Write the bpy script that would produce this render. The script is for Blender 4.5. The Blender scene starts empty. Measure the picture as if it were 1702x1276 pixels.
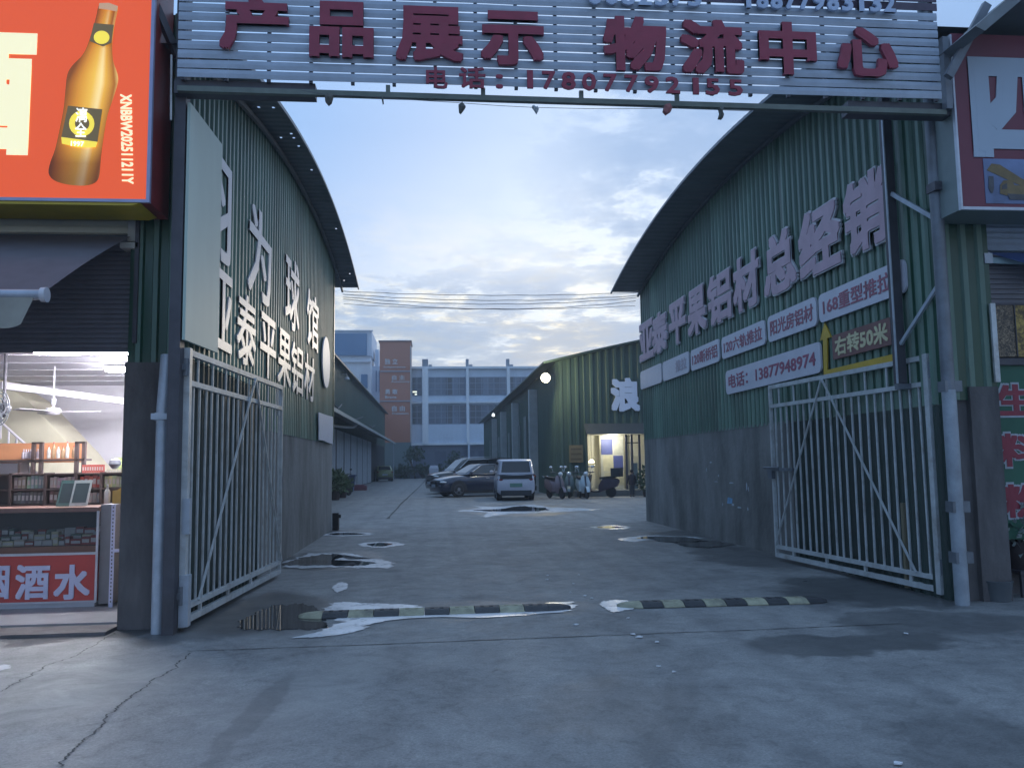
import bpy, math, random
import numpy as np
from mathutils import Vector, Matrix
random.seed(7)
S = bpy.context.scene
COL = S.collection
R_ = math.radians

# ------------------------------------------------------------------ camera
F_PX, YAW, PITCH, ROLL, EYE = 1375.37, 0.095098, 0.096065, -0.014344, 1.6
PW, PH = 1702.0, 1276.0
_f = Vector((math.sin(YAW)*math.cos(PITCH), math.cos(YAW)*math.cos(PITCH), math.sin(PITCH)))
_r = Vector((math.cos(YAW), -math.sin(YAW), 0)); _u = _r.cross(_f)
CR = _r*math.cos(ROLL) + _u*math.sin(ROLL)
CU = _u*math.cos(ROLL) - _r*math.sin(ROLL)
CF = _f
EYEP = Vector((0, 0, EYE))
cam = bpy.data.cameras.new('camera'); camo = bpy.data.objects.new('camera', cam); COL.objects.link(camo)
cam.sensor_width = 36; cam.lens = 36*F_PX/PW; cam.clip_end = 2000; cam.clip_start = .05
camo.matrix_world = Matrix(((CR.x, CU.x, -CF.x, 0), (CR.y, CU.y, -CF.y, 0), (CR.z, CU.z, -CF.z, EYE), (0, 0, 0, 1)))
S.camera = camo

def ray(px, py): return CF + CR*((px-PW/2)/F_PX) - CU*((py-PH/2)/F_PX)
def atY(px, py, Y):
    d = ray(px, py); return EYEP + d*(Y/d.y)
def atX(px, py, X):
    d = ray(px, py); return EYEP + d*(X/d.x)
def atZ(px, py, Z=0.0):
    d = ray(px, py); return EYEP + d*((Z-EYE)/d.z)

# ------------------------------------------------------------------ world (dusk sky with streaky cloud)
W = bpy.data.worlds.new('World'); S.world = W; W.use_nodes = True
nt = W.node_tree; N = nt.nodes; L = nt.links
for n in list(N): N.remove(n)
SUN_AZ, SUN_EL = R_(9.0), R_(5.0)       # azimuth measured from +Y towards +X
def nd(t, **k):
    n = N.new(t)
    for a, b in k.items(): setattr(n, a, b)
    return n
def mth(op, a, b=None, clamp=False):
    n = nd('ShaderNodeMath', operation=op, use_clamp=clamp)
    for i, x in enumerate((a, b)):
        if x is None: continue
        if isinstance(x, (int, float)): n.inputs[i].default_value = x
        else: L.new(x, n.inputs[i])
    return n.outputs[0]
def ramp(fac, stops, interp='LINEAR'):
    n = nd('ShaderNodeValToRGB'); r = n.color_ramp; r.interpolation = interp
    while len(r.elements) < len(stops): r.elements.new(.5)
    for e, (p, c) in zip(r.elements, stops):
        e.position = p; e.color = (c[0], c[1], c[2], 1) if isinstance(c, tuple) else (c, c, c, 1)
    L.new(fac, n.inputs[0]); return n.outputs[0]
def mixc(f, a, b, mode='MIX'):
    n = nd('ShaderNodeMix', data_type='RGBA', blend_type=mode)
    for i, x in ((0, f), (6, a), (7, b)):
        if isinstance(x, (int, float)): n.inputs[i].default_value = x
        elif isinstance(x, tuple): n.inputs[i].default_value = (*x, 1)
        else: L.new(x, n.inputs[i])
    return n.outputs[2]
tc = nd('ShaderNodeTexCoord'); sp = nd('ShaderNodeSeparateXYZ'); L.new(tc.outputs['Generated'], sp.inputs[0])
X, Y, Z = sp.outputs
zc = mth('MAXIMUM', Z, 0.0)
az = mth('ARCTAN2', X, Y)                                  # 0 towards +Y, positive to the right
# clear sky by height
base = ramp(zc, [(0.0, (.62, .62, .56)), (.10, (.46, .54, .62)), (.15, (.36, .47, .62)), (.19, (.44, .52, .64)), (.23, (.42, .50, .64)),
                 (.29, (.29, .405, .63)), (.38, (.205, .335, .59)), (.55, (.26, .41, .67)), (.8, (.34, .50, .75)), (1.0, (.34, .50, .75))])
# the side away from the sunset is darker and bluer
back = ramp(mth('MULTIPLY', mth('ADD', Y, 1.0), .5), [(0.0, (.74, .80, .86)), (.45, (.86, .90, .94)), (.8, (1, 1, 1)), (1, (1, 1, 1))])
base = mixc(1.0, base, back, 'MULTIPLY')
leftness = mth('MULTIPLY', mth('ADD', az, .0), -5.0, True)
base = mixc(mth('MULTIPLY', leftness, .55), base, (.20, .36, .62))
# glow around the sunken sun
gd = nd('ShaderNodeVectorMath', operation='DOT_PRODUCT'); L.new(tc.outputs['Generated'], gd.inputs[0])
gd.inputs[1].default_value = (math.sin(R_(12))*math.cos(R_(13)), math.cos(R_(12))*math.cos(R_(13)), math.sin(R_(13)))
gl = mth('POWER', mth('MAXIMUM', gd.outputs['Value'], 0.0), 26.0)
base = mixc(mth('MULTIPLY', gl, .55), base, (.78, .83, .84))
# clouds: noise on a plane overhead, so that it streaks towards the horizon
zz = mth('ADD', zc, .10)
cx = mth('DIVIDE', X, zz); cy = mth('DIVIDE', Y, zz)
cv = nd('ShaderNodeCombineXYZ'); L.new(cx, cv.inputs[0]); L.new(cy, cv.inputs[1]); cv.inputs[2].default_value = 3.1
def noise(vec, scale, detail, rough, dist=0.0):
    n = nd('ShaderNodeTexNoise'); L.new(vec, n.inputs['Vector'])
    n.inputs['Scale'].default_value = scale; n.inputs['Detail'].default_value = detail
    n.inputs['Roughness'].default_value = rough; n.inputs['Distortion'].default_value = dist
    return n.outputs[0]
n1 = noise(cv.outputs[0], 2.2, 9, .62, .3); n2 = noise(cv.outputs[0], 7.5, 8, .66, .25)
cl = mth('ADD', mth('MULTIPLY', n1, .66), mth('MULTIPLY', n2, .34))
low = ramp(zc, [(0, 0.3), (.09, .9), (.13, 1.0), (.20, 1.0), (.235, .35), (.33, .0)])
right = mth('MULTIPLY', mth('ADD', az, -.09), 6.5, True)
hi = mth('MULTIPLY', ramp(zc, [(.12, .3), (.2, 1.0), (.5, .9), (.8, .3)]), right)
cover = mth('MAXIMUM', low, mth('MULTIPLY', hi, 1.0))
dens = ramp(mth('ADD', cl, mth('MULTIPLY', cover, .125)), [(.545, 0.0), (.60, .75), (.66, 1.0)])
dens = mth('MULTIPLY', dens, mth('MINIMUM', mth('ADD', cover, .05), 1.0))
ccol = ramp(zc, [(0, (.34, .42, .52)), (.12, (.17, .28, .43)), (.22, (.19, .29, .46)), (.5, (.21, .33, .54))])
wisp = ramp(mth('ADD', mth('MULTIPLY', noise(cv.outputs[0], 1.7, 7, .6, .3), .6), mth('MULTIPLY', noise(cv.outputs[0], 8.0, 7, .66, .3), .4)), [(.46, 0.0), (.58, 1.0)])
wisp = mth('MULTIPLY', wisp, mth('SUBTRACT', 1.0, mth('MULTIPLY', mth('MULTIPLY', mth('ADD', az, .07), -9.0, True), .85)))
sky = mixc(mth('MULTIPLY', mth('MULTIPLY', wisp, low), .88), base, (.74, .70, .57))
sky = mixc(mth('MULTIPLY', dens, .74), sky, ccol)
nis = nd('ShaderNodeTexSky', sky_type='NISHITA'); nis.sun_disc = False
nis.sun_elevation = SUN_EL; nis.sun_rotation = SUN_AZ; nis.altitude = 20; nis.dust_density = 2.0
ns = nd('ShaderNodeVectorMath', operation='SCALE'); L.new(nis.outputs[0], ns.inputs[0]); ns.inputs['Scale'].default_value = .03
final = mixc(.08, sky, ns.outputs[0])
bg = nd('ShaderNodeBackground'); L.new(final, bg.inputs[0]); bg.inputs[1].default_value = 1.38
wo = nd('ShaderNodeOutputWorld'); L.new(bg.outputs[0], wo.inputs[0])

sl = bpy.data.lights.new('sun', 'SUN'); sl.energy = .45; sl.angle = R_(14); sl.color = (1, .86, .66)
so = bpy.data.objects.new('sun', sl); COL.objects.link(so)
sd = Vector((math.sin(SUN_AZ)*math.cos(SUN_EL), math.cos(SUN_AZ)*math.cos(SUN_EL), math.sin(SUN_EL)))
so.rotation_euler = sd.to_track_quat('Z', 'Y').to_euler()
S.view_settings.view_transform = 'Standard'; S.view_settings.look = 'None'
S.view_settings.exposure = 0.33; S.view_settings.gamma = 1.0
S.cycles.max_bounces = 8; S.cycles.volume_bounces = 0; S.cycles.use_denoising = True; S.cycles.sample_clamp_indirect = 6

# ------------------------------------------------------------------ materials
MC = {}
def mat(name, col, rough=.6, metal=0.0, var=.14, scale=5.0, bump=0.0, sheet=0.0, spec=.5, streak=None, emis=None, estr=0.0, coat=0.0, dirt=0.0, dcol=(.05, .045, .04)):
    if name in MC: return MC[name]
    m = bpy.data.materials.new(name); m.use_nodes = True; MC[name] = m
    t = m.node_tree; b = t.nodes['Principled BSDF']
    b.inputs['Roughness'].default_value = rough; b.inputs['Metallic'].default_value = metal
    b.inputs['Specular IOR Level'].default_value = spec; b.inputs['Coat Weight'].default_value = coat
    b.inputs['Coat Roughness'].default_value = .08
    g = t.nodes.new('ShaderNodeNewGeometry'); mp = t.nodes.new('ShaderNodeMapping')
    t.links.new(g.outputs['Position'], mp.inputs[0])
    if streak: mp.inputs['Scale'].default_value = streak
    n = t.nodes.new('ShaderNodeTexNoise'); n.inputs['Scale'].default_value = scale; n.inputs['Detail'].default_value = 6; n.inputs['Roughness'].default_value = .62
    t.links.new(mp.outputs[0], n.inputs['Vector'])
    cr = t.nodes.new('ShaderNodeValToRGB'); e = cr.color_ramp.elements
    e[0].position = .3; e[1].position = .72
    e[0].color = (*[c*(1-var) for c in col], 1); e[1].color = (*[min(1, c*(1+var)) for c in col], 1)
    t.links.new(n.outputs[0], cr.inputs[0]); out = cr.outputs[0]
    if dirt:
        n2 = t.nodes.new('ShaderNodeTexNoise'); n2.inputs['Scale'].default_value = scale*.37; n2.inputs['Detail'].default_value = 8; n2.inputs['Roughness'].default_value = .7
        t.links.new(mp.outputs[0], n2.inputs['Vector'])
        r2 = t.nodes.new('ShaderNodeValToRGB'); r2.color_ramp.elements[0].position = .5; r2.color_ramp.elements[1].position = .72
        r2.color_ramp.elements[1].color = (dirt, dirt, dirt, 1); t.links.new(n2.outputs[0], r2.inputs[0])
        mx = t.nodes.new('ShaderNodeMix'); mx.data_type = 'RGBA'; t.links.new(r2.outputs[0], mx.inputs[0]); t.links.new(out, mx.inputs[6]); mx.inputs[7].default_value = (*dcol, 1)
        out = mx.outputs[2]
    if sheet:       # tone steps from sheet to sheet, and thin rust runs
        sp_ = t.nodes.new('ShaderNodeVectorMath'); sp_.operation = 'SNAP'; sp_.inputs[1].default_value = (.82, .82, 50); t.links.new(g.outputs['Position'], sp_.inputs[0])
        wn = t.nodes.new('ShaderNodeTexWhiteNoise'); t.links.new(sp_.outputs[0], wn.inputs[0])
        r3 = t.nodes.new('ShaderNodeValToRGB'); r3.color_ramp.elements[0].color = (1-sheet, 1-sheet, 1-sheet, 1); r3.color_ramp.elements[1].color = (1, 1, 1, 1); t.links.new(wn.outputs[0], r3.inputs[0])
        m3 = t.nodes.new('ShaderNodeMix'); m3.data_type = 'RGBA'; m3.blend_type = 'MULTIPLY'; m3.inputs[0].default_value = 1; t.links.new(out, m3.inputs[6]); t.links.new(r3.outputs[0], m3.inputs[7])
        mq = t.nodes.new('ShaderNodeMapping'); mq.inputs['Scale'].default_value = (7, 7, .45); t.links.new(g.outputs['Position'], mq.inputs[0])
        n4 = t.nodes.new('ShaderNodeTexNoise'); n4.inputs['Scale'].default_value = 1.0; n4.inputs['Detail'].default_value = 7; n4.inputs['Roughness'].default_value = .7; t.links.new(mq.outputs[0], n4.inputs['Vector'])
        r4 = t.nodes.new('ShaderNodeValToRGB'); r4.color_ramp.elements[0].position = .63; r4.color_ramp.elements[1].position = .76; r4.color_ramp.elements[1].color = (.75, .75, .75, 1); t.links.new(n4.outputs[0], r4.inputs[0])
        m4 = t.nodes.new('ShaderNodeMix'); m4.data_type = 'RGBA'; t.links.new(r4.outputs[0], m4.inputs[0]); t.links.new(m3.outputs[2], m4.inputs[6]); m4.inputs[7].default_value = (.085, .06, .04, 1); out = m4.outputs[2]
    t.links.new(out, b.inputs['Base Color'])
    if bump:
        bp = t.nodes.new('ShaderNodeBump'); bp.inputs['Strength'].default_value = bump; bp.inputs['Distance'].default_value = .02
        n3 = t.nodes.new('ShaderNodeTexNoise'); n3.inputs['Scale'].default_value = scale*6; n3.inputs['Detail'].default_value = 5
        t.links.new(g.outputs['Position'], n3.inputs['Vector']); t.links.new(n3.outputs[0], bp.inputs['Height']); t.links.new(bp.outputs[0], b.inputs['Normal'])
    if emis:
        b.inputs['Emission Color'].default_value = (*emis, 1); b.inputs['Emission Strength'].default_value = estr
    return m

def glassmat(name, tint=(.8, .88, .9), refl=.12):
    if name in MC: return MC[name]
    m = bpy.data.materials.new(name); m.use_nodes = True; MC[name] = m; t = m.node_tree
    for n in list(t.nodes): t.nodes.remove(n)
    o = t.nodes.new('ShaderNodeOutputMaterial'); mx = t.nodes.new('ShaderNodeMixShader')
    tr = t.nodes.new('ShaderNodeBsdfTransparent'); tr.inputs[0].default_value = (*tint, 1)
    gl = t.nodes.new('ShaderNodeBsdfGlossy'); gl.inputs['Roughness'].default_value = .04
    lw = t.nodes.new('ShaderNodeFresnel'); lw.inputs[0].default_value = 1.45
    t.links.new(lw.outputs[0], mx.inputs[0]); t.links.new(tr.outputs[0], mx.inputs[1]); t.links.new(gl.outputs[0], mx.inputs[2]); t.links.new(mx.outputs[0], o.inputs[0])
    return m

# ------------------------------------------------------------------ mesh builder
def rootloc(p):
    while p.parent: p = p.parent
    return Vector(p.location)
class MB:
    def __init__(s): s.v = []; s.f = []; s.mi = []; s.cur = 0
    def add(s, vs, fs):
        o = len(s.v); s.v += [tuple(x) for x in vs]
        for f in fs: s.f.append(tuple(i+o for i in f)); s.mi.append(s.cur)
        return s
    def box(s, x0, x1, y0, y1, z0, z1):
        vs = [(x, y, z) for z in (z0, z1) for y in (y0, y1) for x in (x0, x1)]
        return s.add(vs, [(0, 2, 3, 1), (4, 5, 7, 6), (0, 1, 5, 4), (2, 6, 7, 3), (0, 4, 6, 2), (1, 3, 7, 5)])
    def obox(s, c, ax, ay, az):
        c = Vector(c); ax = Vector(ax); ay = Vector(ay); az = Vector(az)
        vs = [c+ax*i+ay*j+az*k for k in (-1, 1) for j in (-1, 1) for i in (-1, 1)]
        return s.add(vs, [(0, 2, 3, 1), (4, 5, 7, 6), (0, 1, 5, 4), (2, 6, 7, 3), (0, 4, 6, 2), (1, 3, 7, 5)])
    def beam(s, p, q, w, h=None, up=(0, 0, 1)):
        p = Vector(p); q = Vector(q); d = q-p; h = h or w; u = Vector(up)
        if abs(d.normalized().dot(u)) > .98: u = Vector((0, 1, 0))
        a = d.cross(u).normalized(); b = a.cross(d).normalized()
        return s.obox((p+q)/2, d/2, a*w/2, b*h/2)
    def loft(s, rings, cap=True, closed=True):
        n = len(rings[0]); vs = [p for r in rings for p in r]; fs = []
        for i in range(len(rings)-1):
            for j in range(n if closed else n-1):
                k = (j+1) % n; fs.append((i*n+j, i*n+k, (i+1)*n+k, (i+1)*n+j))
        if cap: fs.append(tuple(range(n-1, -1, -1))); fs.append(tuple((len(rings)-1)*n+j for j in range(n)))
        return s.add(vs, fs)
    def tube(s, pts, r, seg=8, cap=True):
        pts = [Vector(p) for p in pts]; rs = r if isinstance(r, (list, tuple)) else [r]*len(pts); rings = []
        a = None
        for i, p in enumerate(pts):
            d = (pts[min(i+1, len(pts)-1)]-pts[max(i-1, 0)]).normalized()
            if a is None: a = d.cross(Vector((0, 0, 1)) if abs(d.z) < .9 else Vector((0, 1, 0))).normalized()
            else: a = (a-d*a.dot(d)).normalized()
            b = d.cross(a)
            rings.append([p+(a*math.cos(t)+b*math.sin(t))*rs[i] for t in [2*math.pi*k/seg for k in range(seg)]])
        return s.loft(rings, cap)
    def lathe(s, prof, c=(0, 0, 0), axis='z', seg=20, cap=True):
        c = Vector(c); rings = []
        for r, h in prof:
            ring = []
            for k in range(seg):
                t = 2*math.pi*k/seg; x, y = r*math.cos(t), r*math.sin(t)
                ring.append(c+(Vector((x, y, h)) if axis == 'z' else Vector((x, h, y)) if axis == 'y' else Vector((h, x, y))))
            rings.append(ring)
        return s.loft(rings, cap)
    def ball(s, c, r, nu=12, nv=8):
        rx, ry, rz = r if isinstance(r, (tuple, list)) else (r, r, r); c = Vector(c); rings = []
        for i in range(nv+1):
            ph = -math.pi/2+math.pi*i/nv; cs = max(math.cos(ph), .02)
            rings.append([c+Vector((rx*cs*math.cos(t), ry*cs*math.sin(t), rz*math.sin(ph))) for t in [2*math.pi*k/nu for k in range(nu)]])
        return s.loft(rings)
    def prism(s, pts, off):
        pts = [Vector(p) for p in pts]; off = Vector(off); n = len(pts)
        vs = pts+[p+off for p in pts]
        fs = [tuple(range(n-1, -1, -1)), tuple(range(n, 2*n))]+[(i, (i+1) % n, (i+1) % n+n, i+n) for i in range(n)]
        return s.add(vs, fs)
    def poly(s, pts): return s.add(pts, [tuple(range(len(pts)))])
    def build(s, name, m, parent=None, smooth=False, world=True):
        v = s.v
        if parent is not None and world:
            o = rootloc(parent); v = [(a-o.x, b-o.y, c-o.z) for a, b, c in v]
        me = bpy.data.meshes.new(name); me.from_pydata(v, [], s.f)
        for x in (m if isinstance(m, (list, tuple)) else [m]): me.materials.append(x)
        for p, i in zip(me.polygons, s.mi): p.material_index = i
        if smooth:
            for p in me.polygons: p.use_smooth = True
            me.update()
            try: me.set_sharp_from_angle(angle=R_(40))
            except Exception: pass
        me.update(); o = bpy.data.objects.new(name, me); COL.objects.link(o)
        if parent is not None: o.parent = parent
        return o
def tag(o, label, cat=None, group=None):
    o['label'] = label
    if cat: o['category'] = cat
    if group: o['group'] = group
    return o
def thing(name, label, cat, loc, group=None, rz=0.0):
    o = bpy.data.objects.new(name, None); COL.objects.link(o); o.empty_display_size = .1
    o.location = loc; o.rotation_euler = (0, 0, rz); return tag(o, label, cat, group)
def struct(o): o['kind'] = 'structure'; return o
def copy_tree(o, parent=None):
    c = o.copy(); COL.objects.link(c)
    if parent is not None: c.parent = parent
    for ch in list(o.children): copy_tree(ch, c)
    return c

# ------------------------------------------------------------------ lettering
GL = {}
def glyph(txt):
    if txt in GL: return GL[txt]
    c = bpy.data.curves.new('glyph', 'FONT'); c.body = txt; c.size = 1; c.extrude = .5; c.resolution_u = 2
    o = bpy.data.objects.new('glyph', c); COL.objects.link(o)
    dg = bpy.context.evaluated_depsgraph_get(); me = bpy.data.meshes.new_from_object(o.evaluated_get(dg))
    v = np.array([p.co[:] for p in me.vertices]); f = [tuple(p.vertices) for p in me.polygons]
    bpy.data.objects.remove(o); bpy.data.curves.remove(c); bpy.data.meshes.remove(me)
    GL[txt] = (v, f); return GL[txt]
def lettering(txt, o, R, U, depth, m, parent=None, name='character', bold=.03, copies=8, pad=0.0, layer2=None):
    """text filling the rectangle o + R (width) + U (height), standing out by depth along R x U"""
    v, f = glyph(txt); o = Vector(o); R = Vector(R); U = Vector(U); Nn = R.cross(U).normalized()
    x0, y0 = v[:, 0].min()-bold-pad, v[:, 1].min()-bold-pad; w = v[:, 0].max()+bold+pad-x0; h = v[:, 1].max()+bold+pad-y0
    mb = MB(); offs = [(0, 0)]+([(bold*p_, bold*q_) for p_, q_ in (((1, 1), (1, -1), (-1, 1), (-1, -1)) if copies < 6 else ((1, 1), (1, -1), (-1, 1), (-1, -1), (1, 0), (-1, 0), (0, 1), (0, -1)))] if bold else [])
    for i, (dx, dy) in enumerate(offs):
        P = [o+R*((a+dx-x0)/w)+U*((b+dy-y0)/h)+Nn*((z+.5)*(depth-.0003*i)) for a, b, z in v]
        mb.add(P, f)
    return mb.build(name, m, parent)
# ------------------------------------------------------------------ shared materials
M_green = mat('green_steel', (.018, .088, .050), .34, .0, .18, 3, streak=(1, 1, .25), dirt=.3, dcol=(.08, .12, .09), spec=.6, sheet=.35)
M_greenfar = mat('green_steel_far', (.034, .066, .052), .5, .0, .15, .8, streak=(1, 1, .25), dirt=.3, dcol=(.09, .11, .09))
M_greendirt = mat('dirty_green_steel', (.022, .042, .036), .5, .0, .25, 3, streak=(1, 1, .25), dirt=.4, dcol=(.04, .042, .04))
M_rib = mat('pale_rib_paint', (.165, .265, .21), .42, .0, .3, 3, streak=(1, 1, .2), dirt=.5, dcol=(.06, .12, .085), spec=.5, sheet=.3)  # paler green for the crown and one flank of each rib
M_ribfar = mat('pale_rib_paint_far', (.055, .095, .075), .5, .0, .2, 1, streak=(1, 1, .2))
M_roofunder = mat('roof_sheet', (.15, .17, .185), .5, .1, .2, 2, dirt=.4, dcol=(.05, .05, .05))
M_plaster = mat('grey_plaster', (.185, .18, .172), .9, 0, .42, 1.7, bump=.6, streak=(1, 1, .4), dirt=.75, dcol=(.31, .305, .30))
M_darkconc = mat('dark_concrete', (.12, .108, .108), .85, 0, .42, 3, bump=.3, streak=(1, 1, .3), dirt=.5, dcol=(.035, .03, .03))
M_white = mat('white_acrylic', (.55, .54, .58), .35, 0, .05, 6, dirt=.12, dcol=(.4, .4, .4))
M_pink = mat('faded_pink_acrylic', (.50, .33, .40), .45, 0, .14, 3, dirt=.25, dcol=(.58, .5, .55))
M_plate = mat('sign_plate_white', (.60, .60, .68), .4, 0, .05, 3, dirt=.12, dcol=(.45, .45, .5))
M_fadered = mat('faded_red_print', (.36, .12, .17), .5, 0, .25, 8)
M_fadefaint = mat('bleached_print', (.50, .42, .48), .5, 0, .1, 8)
M_gatewhite = mat('gate_paint', (.54, .56, .57), .42, .15, .16, 7, dirt=.6, dcol=(.20, .14, .10))
M_galv = mat('galvanised_pipe', (.42, .46, .52), .42, .25, .16, 6, dirt=.3, dcol=(.25, .26, .28))
M_steel_dark = mat('dark_steel', (.075, .072, .085), .5, .3, .2, 5, dirt=.4, dcol=(.05, .04, .035))
M_steel_grey = mat('grey_steel', (.16, .175, .20), .45, .3, .2, 5, dirt=.35, dcol=(.08, .07, .06))
M_slat = mat('blind_slat_white', (.36, .41, .49), .45, .1, .12, 4, dirt=.35, dcol=(.22, .24, .28))
M_slatdark = mat('slat_purple', (.075, .055, .085), .45, .1, .2, 4)
M_redletter = mat('dark_red_letter', (.27, .030, .060), .5, 0, .15, 5)
M_yellow = mat('yellow_vinyl', (.55, .36, .03), .5, 0, .12, 5, dirt=.2, dcol=(.3, .2, .05))
M_brownred = mat('brown_red_plate', (.20, .09, .08), .5, 0, .2, 5)
M_cream = mat('cream_slat', (.52, .49, .38), .5, 0, .08, 5)
M_black = mat('black_rubber', (.018, .018, .02), .7, 0, .2, 9)
M_chrome = mat('bright_metal', (.7, .7, .72), .2, 1.0, .05, 5)

# ------------------------------------------------------------------ ground
def ground_material():
    m = bpy.data.materials.new('worn_concrete'); m.use_nodes = True; t = m.node_tree; b = t.nodes['Principled BSDF']
    LK = t.links.new
    g = t.nodes.new('ShaderNodeNewGeometry')
    def no(scale, det=6, ro=.6, vec=None, dist=0):
        n = t.nodes.new('ShaderNodeTexNoise'); n.inputs['Scale'].default_value = scale; n.inputs['Detail'].default_value = det
        n.inputs['Roughness'].default_value = ro; n.inputs['Distortion'].default_value = dist; LK(vec or g.outputs['Position'], n.inputs['Vector']); return n
    def ma(op, a, c=None, clamp=False):
        n = t.nodes.new('ShaderNodeMath'); n.operation = op; n.use_clamp = clamp
        for i, x in enumerate((a, c)):
            if x is None: continue
            if isinstance(x, (int, float)): n.inputs[i].default_value = x
            else: LK(x, n.inputs[i])
        return n.outputs[0]
    def rp(f, st):
        n = t.nodes.new('ShaderNodeValToRGB'); r = n.color_ramp
        while len(r.elements) < len(st): r.elements.new(.5)
        for e, (p, c) in zip(r.elements, st): e.position = p; e.color = (*c, 1) if isinstance(c, tuple) else (c, c, c, 1)
        LK(f, n.inputs[0]); return n.outputs[0]
    def mx(f, a, c, mode='MIX'):
        n = t.nodes.new('ShaderNodeMix'); n.data_type = 'RGBA'; n.blend_type = mode
        for i, x in ((0, f), (6, a), (7, c)):
            if isinstance(x, (int, float)): n.inputs[i].default_value = x
            elif isinstance(x, tuple): n.inputs[i].default_value = (*x, 1)
            else: LK(x, n.inputs[i])
        return n.outputs[2]
    col = rp(no(.55, 8, .66, dist=.6).outputs[0], [(.3, (.165, .164, .160)), (.5, (.225, .223, .217)), (.7, (.29, .286, .276))])
    col = mx(.55, col, rp(no(2.4, 9, .72, dist=.8).outputs[0], [(.3, (.10, .10, .10)), (.5, (.215, .213, .207)), (.7, (.37, .365, .35))]))
    col = mx(.55, col, rp(no(55, 4, .7).outputs[0], [(.3, (.09, .09, .09)), (.7, (.40, .395, .39))]))
    # tyre tracks: faint dark bands curving through the gate
    mt = t.nodes.new('ShaderNodeMapping'); mt.inputs['Scale'].default_value = (1, .05, 1); LK(g.outputs['Position'], mt.inputs[0])
    tk = t.nodes.new('ShaderNodeTexWave'); tk.inputs['Scale'].default_value = .42; tk.inputs['Distortion'].default_value = 5; tk.inputs['Detail'].default_value = 3; tk.inputs['Detail Scale'].default_value = .6; LK(mt.outputs[0], tk.inputs['Vector'])
    col = mx(ma('MULTIPLY', rp(tk.outputs['Fac'], [(.62, 0.), (.95, 1.)]), ma('MULTIPLY', rp(no(.9, 5, .6).outputs[0], [(.4, 0.), (.65, 1.)]), .45)), col, (.10, .10, .102))
    # old patches with their own tone, and oil drips
    pv = t.nodes.new('ShaderNodeTexVoronoi'); pv.inputs['Scale'].default_value = .23; pv.feature = 'F1'; LK(no(.5, 3, .5).outputs['Color'], pv.inputs['Vector']) if False else LK(g.outputs['Position'], pv.inputs['Vector'])
    col = mx(.22, col, rp(pv.outputs['Color'], [(0, (.14, .14, .142)), (1, (.30, .297, .29))]))
    col = mx(rp(no(2.6, 5, .75, dist=2.2).outputs[0], [(.64, 0.), (.72, .6)]), col, (.085, .084, .085))
    # dust streaks along the drive
    mp = t.nodes.new('ShaderNodeMapping'); mp.inputs['Scale'].default_value = (1.6, .16, 1); LK(g.outputs['Position'], mp.inputs[0])
    col = mx(ma('MULTIPLY', rp(no(1.2, 6, .65, mp.outputs[0]).outputs[0], [(.48, 0.), (.72, 1.)]), .35), col, (.15, .148, .15))
    # small dark spots and pale chips
    col = mx(rp(no(9, 4, .7, dist=1.5).outputs[0], [(.68, 0.), (.74, .55)]), col, (.10, .098, .095))
    col = mx(rp(no(17, 3, .7, dist=.6).outputs[0], [(.71, 0.), (.76, .4)]), col, (.42, .41, .40))
    bl = rp(no(.9, 9, .7, dist=.9).outputs[0], [(.30, (.66, .66, .67)), (.48, (.98, .98, .98)), (.70, (1.25, 1.24, 1.22))])
    col = mx(1.0, col, bl, 'MULTIPLY')
    bl2 = rp(no(5.5, 8, .72, dist=1.2).outputs[0], [(.32, (.74, .74, .74)), (.5, (1, 1, 1)), (.68, (1.16, 1.16, 1.15))])
    col = mx(1.0, col, bl2, 'MULTIPLY')
    # damp areas: ellipses with a ragged edge
    wv = t.nodes.new('ShaderNodeVectorMath'); wv.operation = 'SUBTRACT'; LK(no(1.1, 6, .65).outputs['Color'], wv.inputs[0]); wv.inputs[1].default_value = (.5, .5, .5)
    ws = t.nodes.new('ShaderNodeVectorMath'); ws.operation = 'SCALE'; LK(wv.outputs[0], ws.inputs[0]); ws.inputs['Scale'].default_value = 1.5
    wp = t.nodes.new('ShaderNodeVectorMath'); wp.operation = 'ADD'; LK(g.outputs['Position'], wp.inputs[0]); LK(ws.outputs[0], wp.inputs[1])
    wet = None
    for (l, r, tp, bt, s) in [(320, 560, 985, 1062, .95), (455, 640, 915, 948, 1), (480, 620, 880, 891, .9), (0, 240, 1028, 1068, .9), (1290, 1640, 955, 1012, 1), (1060, 1290, 880, 905, .8), (1160, 1330, 903, 950, .7),
                              (1240, 1620, 1048, 1088, .75), (1380, 1760, 1012, 1060, .6), (760, 960, 838, 858, .8), (230, 330, 1040, 1075, .7), (1500, 1800, 1160, 1330, .4), (900, 1230, 1120, 1260, .25), (560, 980, 1000, 1030, .35)]:
        c = atZ((l+r)/2, (tp+bt)/2); a = atZ(l, (tp+bt)/2); d0 = atZ((l+r)/2, bt); d1 = atZ((l+r)/2, tp)
        rx = abs(c.x-a.x); ry = max(.12, abs(d1.y-d0.y)/2); cy_ = (d0.y+d1.y)/2
        sb = t.nodes.new('ShaderNodeVectorMath'); sb.operation = 'SUBTRACT'; LK(wp.outputs[0], sb.inputs[0]); sb.inputs[1].default_value = (c.x, cy_, 0)
        ml = t.nodes.new('ShaderNodeVectorMath'); ml.operation = 'MULTIPLY'; LK(sb.outputs[0], ml.inputs[0]); ml.inputs[1].default_value = (1/rx, 1/ry, 0)
        le = t.nodes.new('ShaderNodeVectorMath'); le.operation = 'LENGTH'; LK(ml.outputs[0], le.inputs[0])
        k = ma('MULTIPLY', ma('MULTIPLY', ma('SUBTRACT', 1.12, le.outputs['Value']), 4.0, True), s)
        wet = k if wet is None else ma('MAXIMUM', wet, k)
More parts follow.
